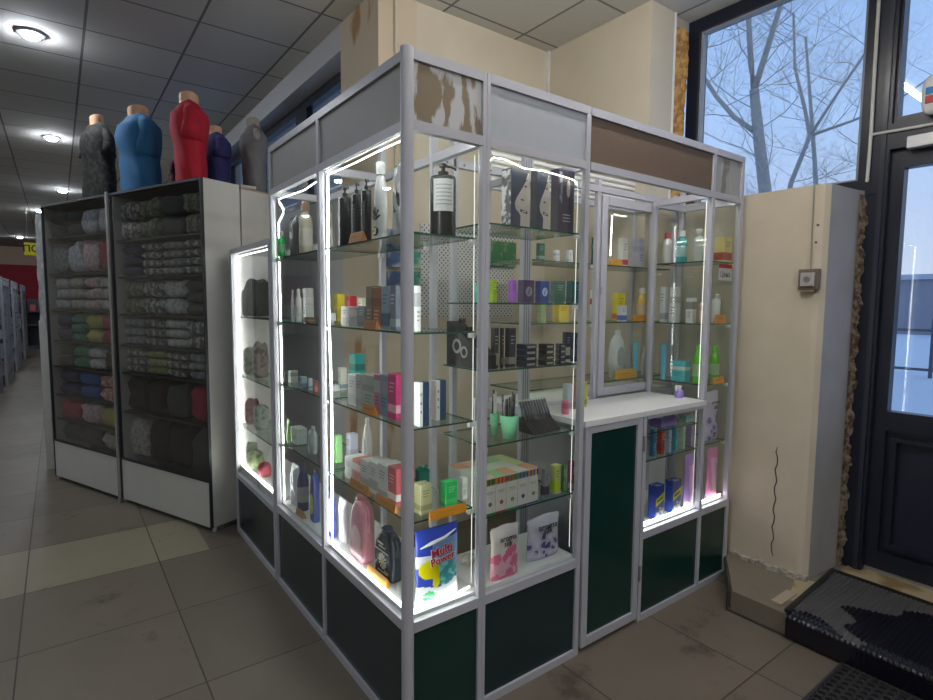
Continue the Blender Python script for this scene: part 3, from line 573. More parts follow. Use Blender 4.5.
NAMES = {'grey': ((.22, .22, .23), (.4, .4, .42)), 'dark grey': ((.06, .065, .07), None), 'white': ((.6, .6, .58), (.4, .4, .4)), 'silver wrapped': ((.5, .52, .56), (.75, .77, .8)), 'camouflage': ((.1, .12, .07), (.3, .3, .22)),
         'green': ((.02, .2, .1), (.05, .3, .18)), 'red': ((.4, .02, .06), None), 'pink': ((.6, .35, .38), (.7, .6, .6)), 'navy': ((.02, .03, .12), None), 'olive yellow': ((.35, .36, .1), (.2, .22, .2)), 'black': ((.01, .01, .012), None),
         'orange': ((.6, .15, .06), (.7, .6, .55)), 'yellow': ((.5, .45, .12), None), 'patterned': ((.12, .12, .12), (.55, .53, .5)), 'blue': ((.03, .1, .35), None), 'cream': ((.5, .48, .4), (.35, .3, .25))}
def stacks(loc, w, shelves, spec, cab, dep=.25):
    order = ('bottom', 'second', 'third', 'fourth', 'fifth')
    for si, z, cols in spec:
        top = ([s for s in sorted(shelves) if s > z + .05] + [2.17])[0]; avail = (top - z) - .022
        n = len(cols); cw = (w - .06) / n
        for ci, col in enumerate(cols):
            nm, layers = col; h = min(.05 if layers > 1 else avail * .8, avail / layers)
            h = avail * .97 / layers
            for k in range(layers):
                c1, c2 = NAMES[nm]; ww = cw * .97
                p = cabpt(loc, .03 + cw * (ci + .5), .122)
                o = fold_mesh(ww, dep * .78, h * .96, si * 97 + ci * 13 + k, 2.2).build('folded_garment', cloth(c1, c2), smooth=True)
                o.location = (p[0], p[1], z + .001 + k * h); o.rotation_euler = (0, 0, CABA)
                pos = ('leftmost', 'second', 'third', 'fourth', 'fifth')[ci] if ci < n - 1 else 'rightmost'
                lay = '' if layers == 1 else ('topmost' if k == layers - 1 else order[k]) + ' piece, '
                tag(o, '%s garment, %s%s stack, %s shelf of the %s cabinet' % (nm, lay, pos, ('lowest', 'second lowest', 'third lowest', 'middle', 'fifth', 'sixth', 'second highest', 'highest')[si] if cab == 'far' else ('lowest', 'second lowest', 'third lowest', 'middle', 'fifth', 'second highest', 'highest')[si], 'far left' if cab == 'far' else 'nearer smoked'), 'clothing', 'folded clothes in the ' + ('far' if cab == 'far' else 'nearer') + ' cabinet')
stacks(LA, 1.0, SA, [(7, SA[7], [('dark grey', 2), ('dark grey', 2), ('silver wrapped', 1), ('silver wrapped', 1)]), (6, SA[6], [('grey', 1), ('silver wrapped', 1), ('pink', 1), ('red', 1)]),
    (5, SA[5], [('white', 3), ('cream', 3), ('pink', 3), ('white', 3)]), (4, SA[4], [('navy', 2), ('green', 3), ('yellow', 2), ('red', 2)]), (3, SA[3], [('black', 2), ('green', 2), ('white', 2), ('black', 1)]),
    (2, SA[2], [('navy', 2), ('blue', 2), ('orange', 2)]), (1, SA[1], [('red', 1), ('pink', 1), ('yellow', 1)]), (0, SA[0], [('dark grey', 1), ('dark grey', 1), ('cream', 1)])], 'far')
stacks(LB, 1.035, SB, [(6, SB[6], [('patterned', 2), ('camouflage', 2), ('dark grey', 2), ('camouflage', 2)]), (5, SB[5], [('navy', 3), ('patterned', 4), ('grey', 4), ('patterned', 4)]), (4, SB[4], [('camouflage', 2), ('patterned', 2), ('white', 2), ('dark grey', 3)]),
    (3, SB[3], [('grey', 3), ('patterned', 3), ('white', 3), ('patterned', 2)]), (2, SB[2], [('patterned', 3), ('olive yellow', 3), ('patterned', 3), ('grey', 3)]), (1, SB[1], [('black', 1), ('black', 1), ('dark grey', 1), ('red', 1)]), (0, SB[0], [('cream', 1), ('black', 1), ('black', 1), ('dark grey', 1)])], 'near')
# plastic wrapped roll beside the far cabinet
t = thing('wrapped_roll', 'tall roll wrapped in crinkled clear plastic beside the far left cabinet', 'roll', (-.925, 4.45, 0))
def rl(u, v):
    a = 2 * PI * u; z = .12 + v * 2.05; k = .05 + .004 * math.sin(5 * a + 9 * z) + .003 * math.sin(31 * z) + .004 * math.sin(5.2 * z); return (k * math.cos(a) + .004 * math.sin(2.5 * z), k * math.sin(a), z)
MB().grid(20, 90, rl, close_u=True).build('plastic_wrap', blotch((.36, .37, .38), (.55, .56, .57), 14, .55, .1, .35, 'crinkled_plastic', bump=1.), t, smooth=True)
MB().box(-.065, .03, -.05, .06, 0, 1.28).build('base_board', pbr((.5, .5, .48), .6, name='base_board'), t)
# ------------------------------------------------------------------ mannequin torsos wearing shirts
SKIN = pbr((.62, .36, .22), .45, 0, .06, 9, name='mannequin_plastic')
def torso(loc, rz, h, col, pat, label, w=.36, sleeves=True, sl=.5, lean=0., drop=0., skin=None):
    r = thing('mannequin_torso', label, 'mannequin', loc, rz); skin = skin or SKIN
    d = w * .56
    prof = [(1.14, 0.), (1.12, .10), (1.06, .3), (1.0, .5), (.98, .62), (.95, .70), (.86, .78), (.68, .85), (.48, .895), (.34, .915)]
    def S(a, e=.8): return (math.copysign(abs(math.cos(a)) ** e, math.cos(a)), math.copysign(abs(math.sin(a)) ** e, math.sin(a)))
    def samp(v):
        z = v * .915
        for k in range(len(prof) - 1):
            if prof[k + 1][1] >= z - 1e-6:
                t = (z - prof[k][1]) / (prof[k + 1][1] - prof[k][1]); t = t * t * (3 - 2 * t) * .5 + t * .5; return prof[k][0] * (1 - t) + prof[k + 1][0] * t
        return prof[-1][0]
    ph = random.uniform(0, 6)
    def shirt(u, v):
        a = 2 * PI * u; c, s = S(a); k = samp(v); z = v * .915 * h - drop * (1 - v) ** 2
        wr = 1 + .022 * math.sin(9 * a + 13 * v + ph) * (1 - v) + .018 * math.sin(21 * v + 3 * a)
        dd = d / 2 * (.95 + .25 * math.exp(-((v - .72) / .2) ** 2)) * (1 if k > .6 else k / .6)
        return (w / 2 * k * c * wr, dd * s * wr * (k if v > .85 else 1) + lean * v * v, z)
    m = cloth(col, pat)
    MB().grid(40, 34, shirt, close_u=True).build('shirt', m, r, smooth=True)
    nk = MB().grid(20, 8, lambda u, v: (w * .165 * (1 - .12 * math.sin(v * PI)) * math.cos(2 * PI * u), w * .165 * math.sin(2 * PI * u) + lean, h * (.86 + .115 * v) + (.03 * h * math.cos(2 * PI * u) if v > .9 else 0)), close_u=True)
    nk.prism([(w * .165 * math.cos(2 * PI * k / 20), w * .165 * math.sin(2 * PI * k / 20) + lean) for k in range(20)], h * .965, h * .97)
    nk.build('neck', skin, r, smooth=False)
    if sleeves:
        for sx in (-1, 1):
            pts = [(sx * w * .26, lean * .6, h * .80), (sx * w * .38, lean * .5, h * .73), (sx * w * .43, 0, h * .62), (sx * w * .46, -.005, h * (.8 - sl))]
            mb = MB(); mb.tube(pts, [w * .13, w * .15, w * .16, w * .19], 14); mb.build('sleeve', m, r, smooth=True)
    else:
        for sx in (-1, 1):
            MB().tube([(sx * w * .40, 0, h * .80), (sx * w * .47, 0, h * .74), (sx * w * .5, 0, h * .66)], [w * .08, w * .085, w * .07], 12).build('arm_stub', skin, r, smooth=True)
    return r
torso((-.13, 2.50, 2.19), CABA - .5, .57, (.42, .01, .03), None, 'mannequin torso in a plain red T-shirt on the nearer smoked glass cabinet', .34, sl=.36)
torso((-.36, 2.98, 2.19), CABA - .2, .57, (.02, .13, .3), None, 'mannequin torso in a blue T-shirt on the seam of the two cabinets', .38, sl=.42)
torso((-.57, 3.46, 2.19), CABA + .1, .60, (.008, .009, .01), (.028, .03, .02), 'mannequin torso in a black camouflage shirt on the far left cabinet', .27, sl=.3)
torso((.07, 2.73, 2.19), CABA - .3, .46, (.03, .03, .14), None, 'mannequin torso in a dark blue shirt behind the grey tank top', .28, sl=.3)
torso((.26, 2.49, 2.182), CABA - .5, .50, (.16, .16, .17), None, 'mannequin torso in a grey tank top next to the kiosk', .26, sleeves=False, skin=pbr((.3, .27, .24), .6, name='dull_plastic'))
torso((-.08, 3.12, 2.19), CABA, .36, (.08, .01, .02), None, 'small mannequin torso in dark maroon between the red and the dark blue shirts', .2, sl=.3)
tag(bevel(MB().box(-.05, .05, -.025, .025, 0, .02).build('folded_paper', pbr((.5, .5, .55), .7, name='paper'), loc=(0, 0, 0)), .004), 'pale folded packet on the cabinet edge under the grey tank top', 'packet')
bpy.data.objects['folded_paper'].location = (.17, 2.33, 2.1815)

# ------------------------------------------------------------------ far end of the hall
struct('trim_15', MB().box(-8, .64, 21.9, 22, 1.35, 2.62), pbr((.45, .03, .06), .7, name='red_band'))
struct('trim_16', MB().box(-8, .64, 21.9, 22, 2.62, 3.2), pbr((.72, .55, .42), .8, name='peach_band'))
RACKW = pbr((.3, .32, .37), .5, .2, name='rack_metal')
def rack(x, y, label, n, ln=1.6):
    r = thing('wire_shelf_rack', label, 'shelf rack', (x, y, 0), group='shelf racks along the aisle')
    for dy in (0, ln / 2, ln):
        for dx in (0, -.45): MB().box(dx - .02, dx + .02, dy - .02, dy + .02, 0, 1.85).build('upright', RACKW, r)
    for z in (.2, .5, .8, 1.1, 1.4, 1.7):
        m = MB().box(-.43, .01, .02, ln - .02, z, z + .012)
        for k in range(12): m.box(.012, .02, .02 + k * (ln - .06) / 11, .03 + k * (ln - .06) / 11, z, z + .1)
        m.box(.012, .02, .02, ln - .02, z + .095, z + .105); m.build('wire_shelf', RACKW, r)
    for i, z in enumerate((.212, .512, .812, 1.112, 1.412)):
        for k in range(4):
            CN, c = random.choice([('dark grey', (.2, .2, .25)), ('pale blue', (.4, .42, .5)), ('navy', (.08, .08, .12)), ('light grey', (.5, .5, .5)), ('mauve', (.3, .2, .25))])
            o = bevel(MB().box(-.2, .0, 0, ln / 4 - .06, 0, random.uniform(.1, .22)).build('shelf_carton', pbr(c, .6), loc=(0, 0, 0)), .004)
            o.location = (x - .03, y + .03 + k * ln / 4, z + .001)
            tag(o, 'small %s carton on the %s shelf of the %s' % (CN, ('lowest', 'second', 'third', 'fourth', 'highest')[i], ' '.join(label.split()[:4])), 'box', 'cartons on the aisle racks')
rack(-1.62, 8.2, 'nearest white wire rack at the left edge of the aisle', 0); rack(-1.60, 10.6, 'second white wire rack along the aisle', 1)
rack(-1.58, 13.0, 'third white wire rack along the aisle', 2); rack(-1.56, 16.0, 'farthest white wire rack before the red band', 3)
t = thing('checkout_shelf', 'dark goods shelf standing under the red band at the end of the aisle', 'shelf rack', (-1.0, 19.5, 0))
MB().box(-.6, 1.2, 0, .5, 0, .1).box(-.6, 1.2, .45, .5, .1, 1.5).box(-.6, 1.2, 0, .5, .7, .73).box(-.6, 1.2, 0, .5, 1.1, 1.13).box(-.62, -.6, 0, .5, 0, 1.5).build('shelf_body', pbr((.08, .08, .1), .6, name='dark_shelf'), t)
for i in range(9):
    o = bevel(MB().box(-.08, .08, -.1, .1, 0, .2 + .08 * (i % 3)).build('goods_bottle', pbr(((.5, .1, .1), (.1, .1, .15), (.6, .6, .6))[i % 3], .5), loc=(0, 0, 0)), .02); o.location = (-1.45 + i * .19, 19.65, 1.131)
    tag(o, '%s packet on the dark shelf under the red band' % ('red', 'dark', 'white')[i % 3], 'packet', 'packets on the far dark shelf')
t = thing('hanging_sign', 'yellow hanging sign with black Cyrillic letters over the aisle', 'sign', (-1.14, 12, 2.31))
MB().box(-.18, .26, -.01, .01, 0, .24).build('sign_board', pbr((.85, .72, .0), .5, name='sign_yellow'), t); MB().tube([(-.12, 0, .24), (-.12, 0, .888)], .004, 5).tube([(.2, 0, .24), (.2, 0, .888)], .004, 5).build('hanger_wire', SCREW, t)
text('\u041f\u041e\u0411', .17, pbr((.02, .02, .02), .6, name='sign_black'), t, (-.02, -.012, .12), bold=.004)

# ------------------------------------------------------------------ things around the entrance
def ribmat(u, v):
    y = -.425 - v * 2.1 - .03 * u * (1 - v); a_ = min(u / .86, 1.); x = 2.24 - a_ * .6
    z = .1145 + .0022 * math.sin(y * 2 * PI / .018) + .002 * math.sin(9 * x + 3 * y)
    if u > .8: b_ = (u - .8) / .2; z -= .1 * b_ ** 1.6; x -= .012 * b_
    return (x, y, z)
t = thing('ribbed_mat', 'black ribbed rubber mat draped over the step at the entrance door', 'door mat', (1.95, -1.4, .1))
dry = pbr((.075, .072, .07), .6, 0, .15, 60, name='dry_grey_rubber'); wet = pbr((.006, .006, .012), .16, 0, .2, 30, name='wet_black_rubber')
def wetmi(u, v):
    return 1 if (v > .13 + .05 * math.sin(7 * u + 1) + .02 * math.sin(23 * u) + .05 * (.5 - u) or u > .8 - .05 * math.sin(40 * v)) else 0
MB().grid(60, 900, ribmat, wetmi).build('rib_sheet', [dry, wet], t, world=True, smooth=True)
MB().box(2.235, 2.26, -2.5, -.415, .1065, .119).prism([(1.66, -.458), (2.26, -.425), (2.26, -.402), (1.66, -.435)], .1065, .119).build('mat_border', pbr((.012, .012, .013), .5, name='rubber_border'), t, world=True)
hc = MB()
for i in range(15):
    for j in range(22):
        cx = 1.60 - i * .036 - (.0 if j % 2 else .018); cy = -.70 - j * .031
        o_ = [(cx + .0215 * math.cos(k * PI / 3 + PI / 6) * 1.0, cy + .0215 * math.sin(k * PI / 3 + PI / 6)) for k in range(6)]; i_ = [(cx + .0145 * math.cos(k * PI / 3 + PI / 6), cy + .0145 * math.sin(k * PI / 3 + PI / 6)) for k in range(6)]
        vs = [(a, b, .014) for a, b in o_] + [(a, b, .014) for a, b in i_] + [(a, b, .001) for a, b in i_]
        hc.add(vs, [(k, (k + 1) % 6, (k + 1) % 6 + 6, k + 6) for k in range(6)] + [(k + 6, (k + 1) % 6 + 6, (k + 1) % 6 + 12, k + 12) for k in range(6)])
hc.box(1.615, 1.632, -1.39, -.67, .001, .014).box(1.05, 1.615, -.682, -.67, .001, .014)
tag(hc.build('honeycomb_mat', pbr((.03, .03, .032), .45, 0, .2, 20, name='rubber'), loc=(1.3, -1.0, 0)), 'black rubber mat with round holes on the floor below the step', 'door mat')
t = thing('call_point', 'old brown and grey alarm box with a thin cable on the cream pillar', 'alarm box', (2.04, -.312, 1.525))
bevel(MB().box(-.028, 0, -.045, .045, 0, .1).build('back_box', pbr((.16, .12, .09), .5, name='aged_brown_plastic'), t), .004)
bevel(MB().box(-.042, -.028, -.03, .03, .018, .082).build('front_plate', pbr((.45, .44, .42), .4, name='grey_plate'), t), .003)
b = MB().lathe([(.014, 0), (.014, .006)], 16).build('button', pbr((.2, .2, .2), .4, name='button_grey'), t); b.rotation_euler = (0, -PI / 2, 0); b.location = (-.042, 0, .05)
MB().box(-.036, -.004, -.03, .03, -.008, 0).build('rust_drip', pbr((.25, .18, .1), .8, name='rust'), t)
MB().tube([(-.006, 0, .1), (-.005, .004, .25), (-.005, .006, .49)], .0035, 6).build('cable', pbr((.35, .33, .3), .7, name='aged_cable'), t)
for i, (y, z) in enumerate(((-.33, 1.83), (-.326, 1.75))): struct('trim_%d' % (17 + i), MB().lathe([(.006, 0), (.006, .004)], 8).box(0, 0, 0, 0, 0, 0), SCREW); o = bpy.data.objects['trim_%d' % (17 + i)]; o.location = (2.04, y, z); o.rotation_euler = (0, -PI / 2, 0)
CAB = pbr((.66, .66, .64), .5, name='white_conduit')
tag(MB().tube([(2.368, -.407, 3.19), (2.368, -.41, 2.6), (2.367, -.413, 2.3), (2.367, -.41, 2.06)], .008, 8).build('wall_conduit', CAB, loc=(2.368, -.41, 2.06)), 'white cable conduit running down the dark frame beside the big window', 'cable')
tag(MB().tube([(2.372, -.415, 2.285), (2.372, -.7, 2.275), (2.372, -1.5, 2.27)], .007, 8).build('wall_conduit', CAB, loc=(2.372, -.9, 2.28)), 'white cable running level across the frame above the door', 'cable')
t = thing('door_closer', 'silver white closer box at the top of the entrance door', 'door closer', (2.40, -.7, 2.185))
bevel(MB().box(-.045, .008, -.14, .14, 0, .055).build('closer_body', pbr((.7, .7, .72), .35, .2, name='closer_paint'), t), .004)
MB().box(-.03, .0, -.4, -.1, .056, .066).build('closer_arm', pbr((.5, .5, .5), .3, .7, name='closer_arm'), t)
t = thing('wall_sensor', 'rounded white device with blue and red marks in front of the upper door glass', 'sensor', (2.38, -.67, 2.315))
def rb(u, v):
    a = 2 * PI * u; e = .5; c = math.copysign(abs(math.cos(a)) ** e, math.cos(a)); s = math.copysign(abs(math.sin(a)) ** e, math.sin(a)); k = (math.sin(PI * min(1, max(0, v)))) ** .3 if 0 < v < 1 else 0
    return (-.03 + .03 * c * k, .062 * s * k, .085 - .085 * math.cos(PI * v))
MB().grid(28, 16, rb, close_u=True).build('housing', pbr((.72, .72, .74), .4, name='device_white'), t, smooth=True)
MB().box(-.062, -.059, -.04, .042, .085, .115).build('blue_label', pbr((.02, .2, .55), .5, name='label_blue'), t); MB().box(-.062, -.059, -.04, .042, .045, .078).build('red_label', pbr((.5, .03, .04), .5, name='label_red'), t)
MB().box(.0, .02, -.02, .02, .0, .03).build('bracket', SCREW, t)
ITEMS = [
('bottle', 'L', 0.1814, 1.0128, 1.668, 0.0225, 0.0225, 0.2418, ((0.42, 0.38, 0.28), (0.3, 0.27, 0.2)), 'lotion_bottle', 'bottle', 'slim beige bottle beside the middle post on the top shelf, left side of the kiosk'),
('pump', 'L', 0.0992, 0.6652, 1.668, 0.0576, 0.0576, 0.2475, ((0.02, 0.022, 0.025), None), 'pump_bottle', 'bottle', 'black pump bottle with no label, farthest of three from the corner post'),
('pump', 'L', 0.0886, 0.5344, 1.668, 0.0366, 0.0366, 0.2399, ((0.02, 0.022, 0.025), (0.1, 0.1, 0.12)), 'pump_bottle', 'bottle', 'black pump bottle in the middle of the three behind a brown tag'),
('pump', 'L', 0.0892, 0.4512, 1.668, 0.0378, 0.0378, 0.2406, ((0.02, 0.022, 0.025), (0.12, 0.12, 0.13)), 'pump_bottle', 'bottle', 'tallest black pump bottle, nearest to the white bottle with the round black badge'),
('badge', 'L', 0.0831, 0.3251, 1.668, 0.0606, 0.0455, 0.2738, ((0.78, 0.8, 0.8), (0.02, 0.02, 0.02)), 'shampoo_bottle', 'bottle', 'white bottle with black leaves and a round black badge bearing a 2'),
('flat', 'L', 0.049, 0.123, 1.668, 0.0884, 0.0375, 0.2257, ((0.55, 0.56, 0.57), (0.06, 0.06, 0.06)), 'foil_pouch', 'pouch', 'silvery grey pouch leaning behind the corner post on the top shelf'),
('tag', 'L', 0.0377, 0.4182, 1.668, 0.1079, 0.027, 0.0367, ((0.5, 0.2, 0.06),), 'price_tag', 'price tag', 'brown price tag in front of the black pump bottles on the top shelf'),
('bottle', 'L', 0.0364, 1.2686, 1.668, 0.0324, 0.0324, 0.1253, ((0.0, 0.75, 0.12), (0.75, 0.75, 0.75)), 'cleaner_bottle', 'bottle', 'bright green bottle with a clear cap at the far end of the top shelf'),
('flat', 'L', 0.0876, 1.2332, 1.668, 0.1021, 0.0346, 0.194, ((0.1, 0.1, 0.11), (0.15, 0.15, 0.17)), 'dark_pouch', 'pouch', 'dark grey pouch behind the bright green bottle on the top shelf'),
('bottle', 'L', 0.1123, 1.1428, 1.668, 0.0637, 0.0637, 0.2568, ((0.5, 0.46, 0.36), (0.2, 0.12, 0.08)), 'lotion_bottle', 'bottle', 'wide beige bottle with brown cap, top shelf of the far left bay'),
('box', 'L', 0.2197, 1.013, 1.355, 0.0485, 0.0388, 0.1339, ((0.75, 0.6, 0.05), (0.6, 0.5, 0.1)), 'carton', 'box', 'yellow carton behind a white box, second shelf from the top on the left side'),
('box', 'L', 0.2171, 0.8682, 1.355, 0.0422, 0.0337, 0.1235, ((0.6, 0.03, 0.04), (0.75, 0.7, 0.6)), 'carton', 'box', 'red carton between the yellow carton and the dotted cream carton'),
('box', 'L', 0.2134, 0.7477, 1.355, 0.033, 0.0264, 0.114, ((0.8, 0.75, 0.6), (0.3, 0.2, 0.1)), 'carton', 'box', 'cream carton with brown dots beside the red carton'),
('box', 'L', 0.1368, 0.911, 1.355, 0.0331, 0.0331, 0.046, ((0.75, 0.77, 0.82), (0.5, 0.5, 0.7)), 'carton', 'box', 'small white carton beside the middle post on the second shelf'),
('round', 'L', 0.0326, 0.6001, 1.355, 0.0248, 0.0248, 0.0204, ((0.5, 0.45, 0.15),), 'cream_jar', 'jar', 'small round olive jar beside the middle post on the second shelf'),
('box', 'L', 0.08, 0.581, 1.355, 0.0689, 0.0493, 0.0777, ((0.85, 0.85, 0.85), (0.7, 0.7, 0.7)), 'carton', 'box', 'white carton in front of the yellow carton on the second shelf'),
('box', 'L', 0.08, 0.505, 1.355, 0.0788, 0.0493, 0.0764, ((0.28, 0.3, 0.32), (0.55, 0.4, 0.4)), 'carton', 'box', 'grey carton with a small pink mark beside the white carton, second shelf'),
('box', 'L', 0.08, 0.431, 1.355, 0.065, 0.0493, 0.0808, ((0.25, 0.26, 0.28), (0.2, 0.2, 0.22)), 'carton', 'box', 'plain grey carton second from the brown one on the second shelf'),
('box', 'L', 0.08, 0.3675, 1.355, 0.0502, 0.0493, 0.1534, ((0.2, 0.12, 0.09), (0.12, 0.08, 0.06)), 'carton', 'box', 'tall dark brown carton next to the copper one on the second shelf'),
('box', 'L', 0.08, 0.3085, 1.355, 0.0621, 0.0493, 0.1485, ((0.4, 0.15, 0.07), (0.25, 0.1, 0.06)), 'carton', 'box', 'tall copper coloured carton on the second shelf of the left side'),
('box', 'L', 0.08, 0.245, 1.355, 0.0591, 0.0493, 0.1506, ((0.3, 0.42, 0.5), (0.08, 0.15, 0.25)), 'carton', 'box', 'tall pale blue carton with dark blue base next to the copper carton'),
('box', 'L', 0.08, 0.19, 1.355, 0.0394, 0.0493, 0.1497, ((0.2, 0.22, 0.28), (0.4, 0.45, 0.5)), 'carton', 'box', 'tall slate grey carton touching the corner post on the second shelf'),
('tag', 'L', 0.0356, 0.3066, 1.355, 0.0917, 0.0229, 0.032, ((0.5, 0.2, 0.06),), 'price_tag', 'price tag', 'brown price tag in front of the copper carton on the second shelf'),
('bottle', 'L', 0.0581, 1.1888, 1.355, 0.016, 0.016, 0.1528, ((0.85, 0.85, 0.85), (0.7, 0.7, 0.7)), 'spray_bottle', 'bottle', 'very slim white bottle leftmost on the second shelf of the far bay'),
('bottle', 'L', 0.0648, 1.1248, 1.355, 0.0292, 0.0292, 0.1566, ((0.85, 0.85, 0.86), (0.8, 0.8, 0.8)), 'spray_bottle', 'bottle', 'tall white bottle between a slimmer bottle and a pale carton, far bay second shelf'),
('box', 'L', 0.1199, 1.1447, 1.355, 0.0392, 0.0392, 0.1621, ((0.6, 0.62, 0.62), (0.7, 0.7, 0.7)), 'carton', 'box', 'pale grey carton at the end of the second shelf of the far bay'),
('round', 'L', 0.0426, 0.9291, 1.355, 0.0444, 0.0444, 0.0286, ((0.15, 0.1, 0.06),), 'cream_jar', 'jar', 'small brown jar in front of the pale grey carton of the far bay'),
('box', 'L', 0.1854, 0.9034, 1.047, 0.0303, 0.0303, 0.1036, ((0.85, 0.83, 0.75), (0.3, 0.4, 0.5)), 'carton', 'box', 'tall cream carton standing behind the white one on the third shelf'),
('box', 'L', 0.244, 0.8742, 1.047, 0.0676, 0.0473, 0.1666, ((0.05, 0.4, 0.38), (0.02, 0.2, 0.17)), 'carton', 'box', 'teal carton raised behind the front row on the third shelf of the left side'),
('box', 'L', 0.1396, 0.8934, 1.047, 0.0429, 0.0386, 0.0277, ((0.8, 0.8, 0.8), (0.1, 0.1, 0.1)), 'carton', 'box', 'white carton with a small black print beside the middle post, third shelf'),
('box', 'L', 0.08, 0.523, 1.047, 0.0709, 0.0493, 0.12, ((0.9, 0.9, 0.9), (0.75, 0.75, 0.75)), 'carton', 'box', 'plain white carton at the left end of the front row on the third shelf'),
('box', 'L', 0.08, 0.4585, 1.047, 0.0542, 0.0493, 0.1277, ((0.3, 0.33, 0.3), (0.25, 0.25, 0.25)), 'carton', 'box', 'narrow grey green carton beside the plain white carton, third shelf'),
('box', 'L', 0.08, 0.382, 1.047, 0.0946, 0.0493, 0.1336, ((0.42, 0.45, 0.42), (0.3, 0.33, 0.35)), 'carton', 'box', 'wide grey carton behind the ragged orange tag on the third shelf'),
('box', 'L', 0.08, 0.3105, 1.047, 0.0443, 0.0493, 0.1438, ((0.55, 0.2, 0.3), (0.45, 0.5, 0.45)), 'carton', 'box', 'narrow dusty pink carton between the wide grey and the blue grey carton'),
('box', 'L', 0.08, 0.258, 1.047, 0.0571, 0.0493, 0.1486, ((0.2, 0.3, 0.42), (0.35, 0.3, 0.4)), 'carton', 'box', 'blue grey carton beside the pink cartons on the third shelf'),
('box', 'L', 0.08, 0.199, 1.047, 0.0571, 0.0493, 0.1584, ((0.55, 0.04, 0.18), (0.8, 0.4, 0.5)), 'carton', 'box', 'magenta carton against the corner post on the third shelf'),
('tag', 'L', 0.0359, 0.3275, 1.047, 0.094, 0.0235, 0.032, ((0.65, 0.25, 0.03),), 'price_tag', 'price tag', 'orange price tag in front of the wide grey carton on the third shelf'),
('box', 'L', 0.0788, 1.2619, 1.047, 0.0371, 0.0371, 0.0598, ((0.5, 0.53, 0.5), (0.25, 0.27, 0.27)), 'carton', 'box', 'tall grey green carton at the far end of the third shelf'),
('box', 'L', 0.0642, 1.0813, 1.047, 0.028, 0.028, 0.0509, ((0.35, 0.5, 0.6), (0.1, 0.2, 0.3)), 'carton', 'box', 'blue and white carton in the far bay on the third shelf'),
('box', 'L', 0.0586, 0.976, 1.047, 0.0169, 0.0169, 0.0546, ((0.7, 0.75, 0.8), (0.2, 0.35, 0.6)), 'carton', 'box', 'narrow white and blue carton left of the red brown carton, far bay'),
('box', 'L', 0.0592, 0.9076, 1.047, 0.0181, 0.0181, 0.053, ((0.25, 0.1, 0.08), (0.4, 0.15, 0.1)), 'carton', 'box', 'red brown carton against the middle post on the third shelf'),
('bottle', 'L', 0.2122, 1.104, 0.74, 0.0239, 0.0239, 0.1068, ((0.8, 0.8, 0.78), (0.5, 0.5, 0.5)), 'lotion_bottle', 'bottle', 'clear bottle behind the light green carton on the fourth shelf'),
('box', 'L', 0.1185, 0.8986, 0.74, 0.0168, 0.0168, 0.0924, ((0.35, 0.2, 0.08), (0.3, 0.15, 0.05)), 'carton', 'box', 'narrow brown carton between the middle post and the light green carton'),
('box', 'L', 0.1156, 0.805, 0.74, 0.0308, 0.0308, 0.1229, ((0.4, 0.85, 0.35), (0.5, 0.8, 0.4)), 'carton', 'box', 'light green carton on the fourth shelf of the left side'),
('box', 'L', 0.18, 0.794, 0.74, 0.0438, 0.0395, 0.1236, ((0.65, 0.66, 0.8), (0.5, 0.5, 0.6)), 'carton', 'box', 'pale lilac carton behind the small red and white boxes, fourth shelf'),
('oval', 'L', 0.1586, 0.5996, 0.74, 0.0558, 0.0366, 0.2318, ((0.85, 0.85, 0.83), (0.1, 0.1, 0.1)), 'lotion_bottle', 'bottle', 'white oval bottle behind the row of small white boxes'),
('box', 'L', 0.0925, 0.5615, 0.74, 0.068, 0.0739, 0.087, ((0.85, 0.85, 0.82), (0.8, 0.8, 0.8)), 'carton', 'box', 'small white box leftmost in the front row of the fourth shelf'),
('box', 'L', 0.0925, 0.489, 0.74, 0.0729, 0.0739, 0.0945, ((0.75, 0.2, 0.15), (0.8, 0.75, 0.7)), 'carton', 'box', 'small red and white box second in the front row of the fourth shelf'),
('box', 'L', 0.0925, 0.4165, 0.74, 0.068, 0.0739, 0.1097, ((0.75, 0.75, 0.74), (0.45, 0.45, 0.45)), 'carton', 'box', 'small white box third in the front row of the fourth shelf'),
('box', 'L', 0.0925, 0.3455, 0.74, 0.068, 0.0739, 0.1201, ((0.78, 0.78, 0.77), (0.4, 0.42, 0.45)), 'carton', 'box', 'small white box fourth in the front row of the fourth shelf, grey print'),
('box', 'L', 0.0925, 0.271, 0.74, 0.0749, 0.0739, 0.1289, ((0.72, 0.74, 0.74), (0.4, 0.45, 0.45)), 'carton', 'box', 'small grey white box fifth in the front row of the fourth shelf'),
('box', 'L', 0.0925, 0.2005, 0.74, 0.0601, 0.0739, 0.1361, ((0.6, 0.12, 0.15), (0.85, 0.85, 0.85)), 'carton', 'box', 'small red and white box at the corner post on the fourth shelf'),
('tag', 'L', 0.0335, 0.4076, 0.74, 0.1552, 0.0186, 0.032, ((0.6, 0.25, 0.05),), 'price_tag', 'price tag', 'long orange price strip under the small white boxes, farther from the corner'),
('tag', 'L', 0.0325, 0.1971, 0.74, 0.1399, 0.0168, 0.032, ((0.65, 0.27, 0.04),), 'price_tag', 'price tag', 'long orange price strip under the small boxes, nearer the corner post'),
('tube', 'L', 0.0523, 1.2675, 0.74, 0.0346, 0.0242, 0.1205, ((0.35, 0.75, 0.15), (0.7, 0.75, 0.7)), 'cream_tube', 'tube', 'lime green tube at the far end of the fourth shelf'),
